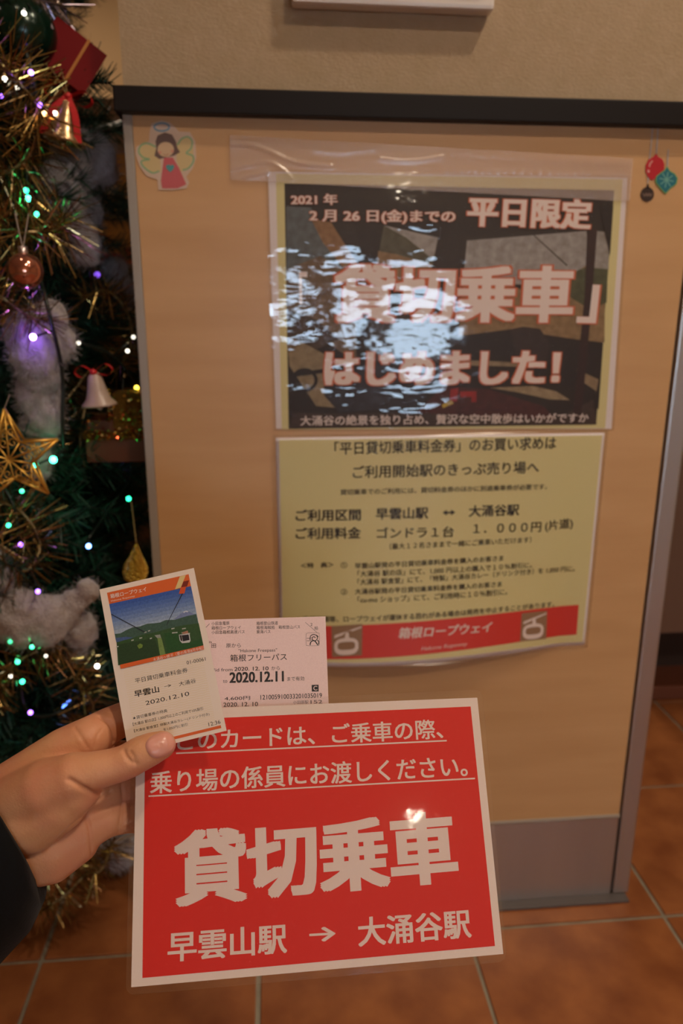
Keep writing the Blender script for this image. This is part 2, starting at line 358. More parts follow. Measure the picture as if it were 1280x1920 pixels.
V, Fc = quadplate(top, inset(e, .003, .002, .003, .002), 0.0, 0.0002); obj('paper', V, Fc, pap, po)
V, Fc = top.grid([(517, 325), (1167, 336), (1134, 803), (528, 805)], 1, 1, .00030); obj('printed_border', V, Fc, yel, po, label='pale yellow printed border')
PH = [(533, 344), (1151, 357), (1117, 796), (541, 804)]
# the printed photograph: inside of a ropeway cabin (flat print)
z4 = lambda *p: [(480+x/1.6, 230+y/1.6) for x, y in p]
pic = MB(); lvl = [0]
def pc(col, pts, conv=True):
    lvl[0] += 1; P = z4(*pts) if conv else pts
    pic.add(top.poly(P, .00036+lvl[0]*.000022), [list(range(len(P)))], lin(*col)[:3]+(1,))
pc((30, 24, 22), PH, False)
pc((96, 104, 106), [(90, 250), (165, 255), (200, 330), (260, 420), (270, 440), (92, 470)])
pc((120, 100, 78), [(92, 440), (190, 400), (300, 460), (300, 720), (200, 650), (96, 700)])
pc((74, 60, 48), [(93, 560), (180, 590), (250, 650), (180, 680), (95, 640)])
pc((150, 112, 74), [(165, 290), (235, 300), (335, 440), (330, 500), (290, 470), (200, 360)])
pc((40, 34, 32), [(225, 300), (290, 300), (330, 430), (320, 450)])
pc((150, 132, 100), [(96, 690), (140, 660), (300, 745), (300, 860), (180, 850), (100, 730)])
pc((40, 42, 52), [(200, 740), (380, 720), (510, 800), (500, 850), (250, 870), (205, 820)])
pc((60, 52, 48), [(330, 690), (345, 560), (600, 560), (600, 720), (360, 720)])
pc((165, 160, 155), [(383, 308), (545, 345), (528, 430), (362, 425)])
pc((86, 84, 66), [(383, 308), (450, 345), (535, 415), (528, 430), (362, 425)])
pc((150, 120, 84), [(366, 385), (420, 395), (528, 425), (515, 500), (355, 500)])
pc((34, 28, 26), [(545, 345), (632, 345), (612, 700), (575, 700), (585, 480), (520, 500), (532, 410)])
pc((164, 160, 156), [(632, 352), (990, 318), (996, 440), (940, 490), (620, 480)])
pc((150, 122, 84), [(620, 470), (800, 500), (930, 470), (1000, 420), (1046, 430), (1044, 660), (960, 650), (760, 620), (606, 640)])
pc((78, 84, 56), [(930, 455), (1000, 430), (1054, 440), (1050, 540), (1000, 560), (935, 520)])
pc((160, 156, 150), [(1018, 325), (1060, 330), (1056, 440), (1012, 436)])
pc((20, 16, 18), [(830, 338), (834, 338), (934, 428), (930, 430)])
pc((40, 36, 36), [(632, 344), (1000, 314), (1000, 324), (632, 354)])
pc((26, 22, 24), [(610, 640), (760, 620), (960, 655), (1040, 660), (1026, 860), (960, 800), (800, 730), (606, 720)])
pc((44, 34, 34), [(760, 620), (800, 612), (850, 618), (880, 660), (870, 720), (780, 700)])
pc((150, 130, 100), [(610, 712), (720, 716), (860, 726), (870, 735), (720, 730), (610, 728)])
pc((150, 128, 98), [(960, 740), (1026, 770), (1020, 806), (975, 775)])
pc((160, 140, 108), [(700, 795), (830, 790), (900, 806), (940, 832), (880, 830), (780, 808)])
pc((70, 22, 24), [(560, 790), (700, 800), (860, 850), (900, 890), (480, 870)])
pc((160, 26, 26), [(582, 800), (606, 796), (602, 836), (580, 836)])
pc((160, 26, 26), [(610, 806), (660, 806), (660, 838), (645, 838), (645, 822), (612, 824)])
pc((190, 160, 50), [(556, 846), (584, 832), (592, 842), (560, 856)])
pc((60, 46, 42), [(480, 870), (900, 890), (1010, 830), (1020, 904), (100, 914), (110, 870), (260, 872)])
pc((44, 20, 22), [(992, 318), (1022, 318), (1004, 560), (972, 904), (946, 906), (984, 520)])
pc((18, 14, 16), [(1030, 250), (1070, 250), (1060, 400), (1044, 330)])
ringo = [(145+40*math.cos(a), 772+36*math.sin(a)) for a in np.linspace(0, 2*PI, 22)]; ringi = [(145+30*math.cos(a), 772+26*math.sin(a)) for a in np.linspace(2*PI, 0, 22)]
pc((22, 20, 22), ringo+ringi)
pc((22, 20, 22), [(100, 752), (320, 722), (322, 734), (102, 764)])
pic.build('printed_picture', mat('picture print', (1, 1, 1), 0.5, attr=True, noise=((120, 120, 120), (0.62, 0.60, 0.58, 1), 6.0)), po, label='colour photograph of a cabin interior')
H1 = .0016
def otext(sheet, txt, L, Rr, h, parent, off, **kw):
    sheet.text(txt, L, Rr, h, orl, parent, h=H1, bold=off, grow=.032, name='lettering_outline', **kw)
    sheet.text(txt, L, Rr, h, whp, parent, h=H1+.00012, bold=off, **kw)
otext(top, '2021 年', (545.6, 385), (632, 384.5), 21, po, .02)
otext(top, '2 月 26 日(金)までの', (580, 419), (852, 421), 27, po, .02)
otext(top, '平日限定', (874, 425), (1105, 431), 58, po, .035)
otext(top, '貸切乗車', (627, 606), (1070, 606), 112, po, .034)
top.text('「', (561, 571), (576, 571), 62, whp, po, h=H1, bold=.03); top.text('」', (1081, 609), (1118, 610), 78, orl, po, h=H1, bold=.05); top.text('」', (1079, 606), (1115, 607), 74, whp, po, h=H1+.0001, bold=.03)
otext(top, 'はじめました！', (608, 724), (1046, 721), 66, po, .04)
top.text('大涌谷の絶景を独り占め、贅沢な空中散歩はいかがですか', (563, 798), (1101, 792), 19, whp, po, h=H1, bold=.012)
V, Fc = quadplate(top, e, -.0001, .0022); obj('film', V, Fc, film_p, po, label='clear laminating film')
# lower sheet, its foot bellying away from the panel
low_o = at_y(512, 816, 0)+np.array([0, -.0004, 0])
def bulge(u, v):
    uu = min(max(u/.385, 0), 1); vv = min(max(v/.29, 0), 1.05)
    return .026*math.sin(PI*uu**.8)*vv**1.8
low = Sheet(low_o, (1, 0, 0), (0, 0, -1), (0, -1, 0), bulge)
pl_ = empty('poster', at_y(820, 1020, -.002), 'lower pale yellow poster sheet of black print with a red band', 'poster')
eL = [low.uv(*c) for c in ((512, 816.5), (1138, 807), (1099, 1212), (523, 1246))]
V, Fc = quadplate(low, inset(eL, .003, .003, .003, .003), 0.0, .0002, 64, 48); obj('paper', V, Fc, pap, pl_, smooth=True)
V, Fc = low.grid([(523, 825), (1128, 816), (1091, 1203), (531, 1236)], 64, 48, .0008); obj('printed_ground', V, Fc, yel, pl_, smooth=True, label='pale yellow printed ground')
V, Fc = low.grid([(553, 1173), (1084, 1133.5), (1080, 1189), (557, 1233.5)], 64, 8, .0012); obj('printed_band', V, Fc, redp, pl_, smooth=True, label='red printed band')
LT = [('「平日貸切乗車料金券」のお買い求めは', (627, 853), (1041, 842), 25, .012), ('ご利用開始駅のきっぷ売り場へ', (661, 897), (1009, 887), 24, .012),
 ('貸切乗車でのご利用には、貸切料金券のほかに別途乗車券が必要です。', (637.5, 928), (1024.5, 917), 11, .012),
 ('ご利用区間', (554, 977), (676, 975.5), 22, .02), ('早雲山駅', (704, 974), (802, 972), 22, .02), ('大涌谷駅', (878, 969), (972, 966), 22, .02),
 ('ご利用料金', (554, 1010.6), (676, 1009.5), 22, .02), ('ゴンドラ１台', (706, 1009.5), (850, 1006.5), 21, .014), ('１．０００円', (886, 1001), (1013, 997), 19, .014), ('(片道)', (1021, 998), (1073, 992), 22, .012),
 ('（最大１２名さままで一緒にご乗車いただけます）', (730, 1030), (995, 1017), 12, .01),
 ('＜特　典＞', (564, 1065), (625, 1063), 10, .02), ('①', (639, 1065), (651, 1064), 11, .006),
 ('早雲山駅発の平日貸切乗車料金券を購入のお客さま', (665, 1066), (943, 1051), 11, .014), ('「大涌谷 駅の店」にて、1,000 円以上の購入で１０％割引に。', (670, 1081.5), (996, 1064.5), 12, .012),
 ('「大涌谷 駅食堂」にて、「特製」大涌谷カレー（ドリンク付き）を 1,050 円に。', (670, 1097), (1076, 1071), 12, .012), ('②', (639, 1115), (651, 1114), 11, .006),
 ('大涌谷駅発の平日貸切乗車料金券を購入のお客さま', (665, 1114), (940, 1099.5), 11, .014), ('「cu-mo ショップ」にて、ご利用時に１０％割引に。', (670, 1130), (950, 1114.5), 12, .012),
 ('※ 天候不順等、ロープウェイが運休する恐れがある場合は発売を中止することがあります。', (556, 1165), (1038, 1137), 11, .014)]
for t, a, b, h, bd in LT: low.text(t, a, b, h, blk, pl_, h=.0013, bold=bd)
obj('lettering', [low.p(*low.uv(*c), .0013) for c in ((829, 960.6), (837, 955.5), (837, 959), (845, 958.8), (845, 955), (853, 960), (845, 965.5), (845, 962), (837, 962.3), (837, 966))], [list(range(10))[::-1]], blk, pl_, label='double-headed arrow')
low.text('箱根ロープウェイ', (746, 1197), (922, 1184), 21, whp, pl_, h=.0017, bold=.02, shear=.2)
low.text('Hakone Ropeway', (789, 1221), (876, 1211), 9, whp, pl_, h=.0017, bold=0, shear=.25)
brn = mat('print brown', (0.30, 0.17, 0.09), 0.5)
def icon(q):
    g = MB(); V, Fc = low.grid(q, 8, 8, .0015); obj('emblem_ground', V, Fc, brn, pl_)
    u0 = [low.uv(*c) for c in q]
    def pt(a, b): x = (1-a)*(1-b)*u0[0]+a*(1-b)*u0[1]+a*b*u0[2]+(1-a)*b*u0[3]; return low.p(x[0], x[1], .0018)
    def ringpoly(o_, i_): n = len(o_); g.add([pt(*p) for p in o_+i_], [[k, (k+1) % n, (k+1) % n+n, k+n] for k in range(n)])
    n = 28; so = []; si = []
    for k in range(n):
        a = 2*PI*k/n; c, s_ = math.cos(a), math.sin(a); f = lambda t_, p_: math.copysign(abs(t_)**p_, t_)
        so.append((.48+.40*f(c, .75), .68+.27*f(s_, .7))); si.append((.48+.29*f(c, .6), .66+.13*f(s_, .6)))
    ringpoly(so, si)
    si2 = [(.48+.29*math.copysign(abs(math.cos(2*PI*k/n))**.6, math.cos(2*PI*k/n)), .66+.13*math.copysign(abs(math.sin(2*PI*k/n))**.6, math.sin(2*PI*k/n))) for k in range(n)]
    g.add([pt(x, y) for x, y in ((.42, .42), (.46, .24), (.54, .22), (.58, .42))], [[0, 1, 2, 3]])
    g.add([pt(x, y) for x, y in ((.08, .40), (.10, .30), (.97, .07), (.98, .11))], [[0, 1, 2, 3]])
    g.build('emblem', whp, pl_, label='white cable car emblem')
icon([(621, 1173), (679, 1169), (678, 1228), (622, 1231)]); icon([(977, 1149), (1025, 1144), (1023, 1197), (974, 1202)])
film_l = film_mat('lower film', 0.008, 0.14, (7, 7, 5), 0.004, gl=0.03, bstr=0.5)
V, Fc = quadplate(low, eL, -.0001, .0027, 64, 48); obj('film', V, Fc, film_l, pl_, smooth=True, label='clear laminating film')
# tape with creases
tp = Sheet(at_y(430, 253, 0)+np.array([0, -.0030, 0]), (1, 0, 0), (0, 0, -1), (0, -1, 0))
cre = [([(432, 271), (470, 272), (505, 284), (540, 300), (575, 308), (620, 311)], .0016, .0022), ([(432, 316), (470, 308), (505, 305), (530, 318), (546, 334)], .0014, .002), ([(445, 338), (470, 329), (500, 322)], .0014, .002),
       ([(712, 297), (750, 302), (790, 300), (830, 293)], .001, .002), ([(840, 320), (950, 321), (1080, 325), (1178, 327)], .0012, .0018), ([(590, 280), (640, 285), (700, 278)], .0005, .003), ([(850, 285), (1000, 296), (1150, 308)], .0005, .004)]
CR = []
for pts, hh, wd in cre:
    q_ = catmull([tp.uv(*p) for p in pts], 8); CR.append((q_, hh, wd))
TQ = [tp.uv(*c) for c in ((430, 253), (1187, 297), (1180, 378), (432, 337))]
NU, NV = 260, 30; V = []; Fc = []
for j in range(NV+1):
    for i in range(NU+1):
        a, b = i/NU, j/NV; x = (1-a)*(1-b)*TQ[0]+a*(1-b)*TQ[1]+a*b*TQ[2]+(1-a)*b*TQ[3]; h = 0
        for q_, hh, wd in CR: h += hh*math.exp(-((q_-x)**2).sum(1).min()/(wd**2))
        V.append(tp.p(x[0], x[1], h))
for j in range(NV):
    for i in range(NU): k = j*(NU+1)+i; Fc.append([k+NU+1, k+NU+2, k+1, k])
obj('tape', V, Fc, film_mat('tape film', 0.34, 0.22, (60, 60, 60), .0003, tint=(.75, .62, .56), gl=.08), None, True, label='wide strip of creased clear tape across the top of the poster', cat='tape')

#@@STICKERS
# ------------------------------------------------------------------ stickers on the panel
st = Sheet(at_y(310, 295, -.0004), (1, 0, 0), (0, 0, -1), (0, -1, 0))
def sticker(name, label, cat, center): return empty(name, at_y(*center, -.0004), label, cat)
def flat(s, pts, h, name, m, parent, conv=None, **kw):
    P = [conv(*p) for p in pts] if conv else pts
    return obj(name, s.poly(P, h), [list(range(len(P)))[::-1]], m, parent, **kw)
def ell(cx, cy, a, b, n=24, t0=0, t1=2*PI, rot=0):
    return [(cx+a*math.cos(t)*math.cos(rot)-b*math.sin(t)*math.sin(rot), cy+a*math.cos(t)*math.sin(rot)+b*math.sin(t)*math.cos(rot)) for t in np.linspace(t0, t1, n, endpoint=(abs(t1-t0) < 6.2))]
def stroke(s, pts, wpx, h, name, m, parent, conv=None, closed=False, **kw):
    P = np.array([conv(*p) for p in pts] if conv else pts, float); P = catmull(list(P)+([P[0]] if closed else []), 5); n = len(P); L = []; R_ = []
    for i in range(n):
        t = P[min(i+1, n-1)]-P[max(i-1, 0)]; t /= np.linalg.norm(t)+1e-9; o_ = np.array([-t[1], t[0]])*wpx/2; L.append(P[i]+o_); R_.append(P[i]-o_)
    V = s.poly(L, h)+s.poly(R_, h); return obj(name, V, [[i, i+1, i+1+n, i+n] for i in range(n-1)], m, parent, **kw)
za = lambda x, y: (x/2.977, y/2.977)      # coordinates read off an enlargement
ang = sticker('angel_sticker', 'hand-drawn angel sticker with green wings and red dress on the wood panel', 'sticker', (310, 295))
gl = dict(coat=0.8, coat_r=0.15, bump=((300, 300, 500), 0.3, 0.0006))
out = [(845, 690), (900, 672), (950, 685), (1000, 735), (1060, 738), (1090, 790), (1095, 880), (1075, 940), (1040, 985), (1055, 1020), (1040, 1050), (960, 1062), (885, 1060), (878, 1000), (820, 985), (780, 930), (755, 860), (760, 820), (800, 800), (832, 790), (835, 740)]
V, Fc = plate(st, [st.uv(*za(*p)) for p in out], 0, .0004); obj('backing', V, Fc, mat('sticker paper', (0.62, 0.47, 0.36), 0.35, **gl), ang, label='clear pale cut-out backing')
flat(st, [(770, 830), (800, 805), (850, 812), (885, 850), (895, 900), (900, 960), (850, 970), (800, 925)], .0005, 'wing', mat('angel wing', (0.60, 0.46, 0.22), 0.4), ang, za)
flat(st, [(985, 800), (1020, 765), (1060, 765), (1078, 810), (1080, 880), (1055, 940), (1010, 960), (985, 900)], .0005, 'wing', MATS['angel wing'], ang, za)
grn = mat('angel green', (0.25, 0.42, 0.22), 0.4)
stroke(st, [(870, 820), (820, 800), (785, 815), (775, 850), (800, 880), (835, 890), (790, 900), (800, 930), (850, 965), (890, 955)], 3.2, .0006, 'wing_outline', grn, ang, za)
stroke(st, [(990, 810), (1015, 775), (1050, 765), (1072, 790), (1065, 830), (1040, 855), (1075, 870), (1078, 905), (1050, 940), (1020, 950)], 3.2, .0006, 'wing_outline', grn, ang, za)
stroke(st, ell(903, 710, 42, 22, 12), 3.4, .0006, 'halo', mat('angel blue', (0.16, 0.30, 0.42), 0.4), ang, za, closed=True)
flat(st, [(915, 880), (965, 880), (1000, 940), (1040, 1030), (990, 1052), (905, 1052), (898, 1010)], .0006, 'dress', mat('angel red', (0.55, 0.11, 0.12), 0.4, coat=0.6, coat_r=.1), ang, za)
flat(st, [(868, 790), (880, 757), (920, 740), (960, 752), (982, 790), (990, 825), (1005, 850), (975, 868), (890, 888), (862, 870), (872, 830)], .0007, 'hair', mat('angel hair', (0.14, 0.085, 0.07), 0.5), ang, za)
flat(st, ell(925, 835, 46, 42), .0008, 'face', mat('angel face', (0.60, 0.42, 0.25), 0.5), ang, za)
flat(st, [(918, 765), (928, 765), (945, 790), (968, 808), (975, 785), (950, 755), (920, 745), (885, 765), (875, 810), (900, 795)], .0009, 'fringe', MATS['angel hair'], ang, za)
flat(st, [(925, 925), (945, 918), (952, 926), (962, 918), (974, 930), (966, 948), (950, 962), (932, 945)], .0009, 'heart', mat('angel teal', (0.08, 0.30, 0.30), 0.4), ang, za)
stroke(st, [(912, 860), (925, 868), (940, 860)], .9, .0010, 'mouth', mat('angel mouth', (0.35, 0.12, 0.08), 0.5), ang, za)
for c in ((893, 852), (962, 845)): flat(st, ell(*c, 9, 8, 12), .0010, 'cheek', mat('angel cheek', (0.62, 0.28, 0.2), 0.5), ang, za)
# three hanging ball stickers at the right
zb = lambda x, y: (1080+x/6.4, 200+y/6.4)
ob = sticker('ornament_sticker', 'sticker of red, teal and brown hanging baubles under the rail', 'sticker', (1230, 320))
wl = mat('sticker cord', (0.45, 0.40, 0.38), 0.4)
stroke(st, [(912, 240), (900, 420), (880, 600), (855, 920)], 2.2, .0005, 'cord', wl, ob, zb); stroke(st, [(978, 240), (970, 400), (958, 570)], 2.2, .0005, 'cord', wl, ob, zb); stroke(st, [(1105, 515), (1095, 620), (1090, 720)], 2.4, .0005, 'cord', wl, ob, zb)
flat(st, [(955, 560), (980, 600), (1030, 630), (1055, 690), (1050, 760), (1000, 800), (950, 860), (905, 885), (860, 850), (828, 780), (830, 700), (860, 640), (925, 600)], .0006, 'red_bauble', mat('sticker red', (0.48, 0.015, 0.025), 0.35), ob, zb)
stroke(st, [(912, 650), (880, 690), (872, 725)], 3.0, .0008, 'highlight', mat('sticker pink', (0.65, 0.30, 0.28), 0.4), ob, zb)
flat(st, ell(862, 775, 16, 20, 14), .0008, 'highlight', MATS['sticker pink'], ob, zb)
dia = lambda f: [(1080+(x-1080)*f, 885+(y-885)*f) for x, y in ((1085, 715), (1120, 770), (1180, 805), (1215, 860), (1200, 930), (1130, 980), (1065, 1050), (1000, 980), (945, 910), (950, 840), (1010, 790), (1050, 765))]
flat(st, dia(1.0), .0008, 'teal_bauble', mat('sticker green', (0.13, 0.36, 0.13), 0.4), ob, zb); flat(st, dia(.90), .0009, 'bauble_face', mat('sticker teal', (0.012, 0.155, 0.20), 0.4), ob, zb)
for k in range(4):
    a = k*PI/4+.2; stroke(st, [(1078-88*math.cos(a), 880-95*math.sin(a)), (1078, 880), (1078+88*math.cos(a), 880+95*math.sin(a))], 2.0, .0010+k*.00003, 'snowflake_arm', mat('sticker mint', (0.16, 0.40, 0.34), 0.4), ob, zb)
flat(st, ell(850, 1052, 80, 88, 26), .0006, 'brown_bauble', mat('sticker brown', (0.035, 0.018, 0.012), 0.4), ob, zb); flat(st, [(838, 985), (846, 930), (866, 930), (872, 985)], .0006, 'bauble_cap', MATS['sticker brown'], ob, zb)
stroke(st, [(795, 1040), (815, 1075), (835, 1040), (850, 1075), (870, 1040), (885, 1075), (905, 1040)], 1.2, .0008, 'zigzag', mat('sticker tan', (0.30, 0.20, 0.15), 0.4), ob, zb)

#@@CARDS
# ------------------------------------------------------------------ held cards
def cam_sheet(p, yflip=True):
    t = np.array(p[:3]); wv = np.array(p[3:6]); th = np.linalg.norm(wv); k = wv/th; K = np.array([[0, -k[2], k[1]], [k[2], 0, -k[0]], [-k[1], k[0], 0]]); Rr = np.eye(3)+math.sin(th)*K+(1-math.cos(th))*K@K
    tow = lambda q_: q_[0]*RM[0]-q_[1]*RM[1]+q_[2]*RM[2]
    U = tow(Rr[:, 0]); Vv = tow(Rr[:, 1]); N = -tow(Rr[:, 2]); return Sheet(CAM+tow(t), U, Vv, N)
A5 = cam_sheet([-0.0147, 0.1894, 0.4403, -0.2551, -0.1079, -0.0332])
cardr = mat('card red', (0.66, 0.012, 0.006), 0.55, spec=.3); cardw = mat('card paper', (0.76, 0.62, 0.54), 0.55); cardt = mat('card lettering', (0.74, 0.58, 0.51), 0.55)
card = empty('sign_card', A5.p(0, 0, 0), 'laminated red card with white Japanese lettering held in the hand', 'card')
V, Fc = plate(A5, [A5.uv(*c) for c in ((257, 1333.1), (894.4, 1308.1), (943.2, 1788.6), (245.8, 1851.1))], -.00008, .00008); obj('paper', V, [f[::-1] for f in Fc], cardw, card)
obj('printed_ground', A5.poly([(272.5, 1352.5), (881.9, 1324.6), (927.5, 1773.6), (266.9, 1833.6)], .00014), [[3, 2, 1, 0]], cardr, card, label='red printed ground')
for t, a, b, h, bd in (('このカードは、ご乗車の際、', (332, 1409), (831, 1385), 39, .014), ('乗り場の係員にお渡しください。', (281, 1489), (877, 1456), 43, .014),
                       ('貸切乗車', (327, 1703), (861, 1655), 146, .036), ('早雲山駅', (314, 1805), (538, 1787), 57, .02), ('→', (580, 1767), (629, 1764), 28, .02), ('大涌谷駅', (672, 1776), (884, 1758), 56, .02)):
    A5.text(t, a, b, h, cardt, card, h=.0002, bold=bd)
for a, b in (((330, 1412.5), (837, 1388.7)), ((278.5, 1492.8), (890, 1459.5))):
    obj('underline', A5.poly([(a[0], a[1]-1.4), (b[0], b[1]-1.4), (b[0], b[1]+1.4), (a[0], a[1]+1.4)], .0002), [[3, 2, 1, 0]], cardt, card)
film_c = film_mat('card film', 0.010, 0.05, (22, 22, 22), 0.002, tint=(.85, .62, .52), gl=.05, bstr=.2)
V, Fc = plate(A5, rrect(.2165, .1545, .005), -.0003, .0003); obj('film', V, [f[::-1] for f in Fc], film_c, card, label='clear laminating film with rounded corners')
TK = cam_sheet([-0.1064, 0.0873, 0.4408, -0.1748, -0.0538, -0.227])
tk = empty('ticket', TK.p(0, 0, 0), 'upright ticket with a printed mountain photograph, held under the thumb', 'ticket')
tpaper = mat('ticket paper', (0.78, 0.66, 0.56), 0.5); V, Fc = plate(TK, [(-.02875, -.049), (.02875, -.049), (.02875, .049), (-.02875, .049)], -.00012, .00012); obj('paper', V, [f[::-1] for f in Fc], tpaper, tk)
ora = mat('ticket orange', (0.66, 0.115, 0.018), 0.5)
def tpoly(pts, h, name, m, **kw): return obj(name, TK.poly(pts, h), [list(range(len(pts)))[::-1]], m, tk, **kw)
guil = mat('guilloche', (0.77, 0.63, 0.44), 0.5)
g = MB()       # pale woven tint of the ticket ground
for k in range(34):
    a = TK.uv(232+k*.15, 1262); b0 = np.array([-.0245, .0015+k*.00128]); 
    if b0[1] > .044: break
    n = 30; L = [(-.0235+.047*i/n, b0[1]+.00022*math.sin(i*1.9+k)) for i in range(n+1)]
    V = [TK.p(u, v, .00016) for u, v in L]+[TK.p(u, v+.00034, .00016) for u, v in L]; g.add(V, [[i+n+1, i+n+2, i+1, i] for i in range(n)])
g.build('printed_tint', guil, tk, label='cream wavy background lines')
tpoly([(200.6, 1111.5), (353.6, 1076.6), (358.0, 1099), (204.8, 1132.5)], .00018, 'printed_band', ora)
# photograph on the ticket
z6 = lambda x, y: (180+x/5.818, 1050+y/5.818)
pic = MB(); lv = [0]
def tp_(col, pts, raw=False):
    lv[0] += 1; P = pts if raw else [z6(*p) for p in pts]; pic.add(TK.poly(P, .00018+lv[0]*.000012), [list(range(len(P)))[::-1]], lin(*col)[:3]+(1,))
TLp, TRp, BRp, BLp = (204.8, 1132.5), (358.0, 1099), (381.4, 1210.2), (225.4, 1246.4)
lerp = lambda a, b, t: (a[0]+(b[0]-a[0])*t, a[1]+(b[1]-a[1])*t)
for k in range(10):
    t0, t1 = k/10*.62, (k+1)/10*.62; c0 = np.array([58, 92, 168]); c1 = np.array([190, 200, 205]); tp_(tuple(c0+(c1-c0)*(k/9)**1.1), [lerp(TLp, BLp, t0), lerp(TRp, BRp, t0), lerp(TRp, BRp, t1), lerp(TLp, BLp, t1)], True)
tp_((122, 134, 176), [(850, 648), (900, 605), (960, 560), (985, 553), (1020, 565), (1060, 585), (1092, 590), (1098, 620), (960, 660)])
tp_((212, 214, 225), [(948, 572), (962, 559), (985, 553), (1010, 560), (995, 572), (980, 564), (965, 576)])
tp_((64, 92, 80), [(205, 806), (268, 800), (330, 765), (400, 735), (480, 725), (560, 695), (640, 690), (700, 682), (760, 655), (860, 652), (930, 630), (1000, 610), (1094, 590), (1120, 705), (640, 800), (225, 900)])
tp_((70, 92, 140), [(212, 850), (330, 838), (420, 848), (340, 872), (226, 898)])
tp_((52, 84, 44), [(226, 898), (400, 850), (520, 812), (640, 790), (800, 745), (960, 710), (1121, 690), (1172, 930), (900, 1000), (640, 1060), (243, 1150)])
tp_((40, 66, 34), [(232, 925), (420, 890), (640, 850), (700, 1040), (620, 1066), (255, 1147)])
tp_((38, 82, 36), [(740, 800), (900, 780), (900, 860), (1040, 900), (1150, 850), (1168, 925), (900, 988), (780, 1010)])
tp_((120, 145, 80), [(670, 850), (715, 850), (760, 1030), (700, 1045)])
tp_((150, 155, 150), [(640, 822), (700, 812), (712, 850), (668, 852)])
tp_((110, 135, 55), [(450, 935), (480, 910), (512, 925), (505, 955), (470, 968)])
for x, y, w_ in ((490, 848, 30), (540, 785, 26), (600, 852, 22), (400, 872, 26), (840, 745, 34), (860, 790, 60), (960, 745, 40), (960, 790, 50), (1010, 800, 30), (580, 770, 22), (235, 942, 26)): tp_((190, 190, 185), [(x-w_/2, y), (x+w_/2, y-6), (x+w_/2, y+6), (x-w_/2, y+12)])
tp_((176, 128, 104), [(940, 790), (1000, 770), (1010, 800), (950, 815)])
tp_((34, 38, 52), [(165, 585), (168, 595), (533, 790), (538, 784)])
tp_((34, 38, 52), [(938, 366), (950, 368), (800, 655), (775, 712), (768, 712), (795, 650)])
tp_((205, 205, 205), [(905, 815), (1020, 800), (1032, 880), (1020, 900), (940, 908), (915, 880)])
tp_((36, 34, 40), [(935, 822), (1010, 812), (1022, 872), (950, 888)])
tp_((52, 34, 30), [(912, 822), (932, 820), (945, 885), (925, 880)])
pic.build('printed_picture', mat('ticket picture', (1, 1, 1), 0.45, attr=True, noise=((900, 900, 900), (0.72, 0.74, 0.72, 1), 3)), tk, label='colour photograph of a gondola over green hills')
for pts, col, k in (([(915, 180), (980, 165), (925, 302), (862, 320)], (214, 190, 130), 0), ([(955, 235), (1016, 222), (995, 288), (930, 300)], (120, 34, 14), 1), ([(925, 300), (985, 288), (965, 365), (905, 370)], (205, 80, 30), 2)):
    tpoly([z6(*p) for p in pts], .0005, 'ribbon_mark', mat('ribbon%d' % k, lin(*col), 0.5))
tpoly([(225.4, 1246.4), (381.4, 1210.2), (382.8, 1217.6), (226.8, 1254)], .00052, 'printed_strip', ora)
tpoly([(252, 1399.2), (413.7, 1359.6), (414.9, 1364.9), (253, 1404.5)], .00018, 'printed_strip', ora)
for t, a, b, h, bd, m in (('箱根ロープウェイ', (208, 1122.6), (275.4, 1108.5), 8.6, .012, whp), ('Hakone Ropeway', (209, 1129.6), (253.6, 1120), 4.4, .0, whp), ('大涌谷～姥子（夏の風景8月中旬）', (288, 1240.5), (382, 1217.8), 7, .0, whp),
    ('01-00061', (350.4, 1246), (385.7, 1238.6), 6.8, 0, blk), ('平日貸切乗車料金券', (253.8, 1281.4), (352.5, 1260.5), 9.5, .0, blk), ('早雲山', (252.8, 1308), (299, 1298), 13, .016, blk), ('→', (308.5, 1290), (321.7, 1287), 5, .0, blk),
    ('大涌谷', (336, 1287), (367.9, 1279.8), 8.6, .0, blk), ('2020.12.10', (273.4, 1322.3), (355.2, 1304), 8, .0, blk), ('★貸切乗車券の特典', (249.2, 1350), (314, 1335.5), 6.6, 0, blk),
    ('【大涌谷 駅の店】1,000円以上のご利用で10%割引', (249.6, 1361.3), (381, 1331.4), 6.5, -.004, blk), ('【大涌谷 駅食堂】特製大涌谷カレー(ドリンク付き)', (252, 1374), (393, 1342), 6.5, -.004, blk), ('を1,050円に割引', (307, 1371.3), (352, 1361), 6.2, -.004, blk), ('12:36', (391.6, 1361.9), (413.7, 1356.6), 7.6, 0, blk)):
    TK.text(t, a, b, h, m, tk, h=.0006 if m is whp else .0002, bold=bd)
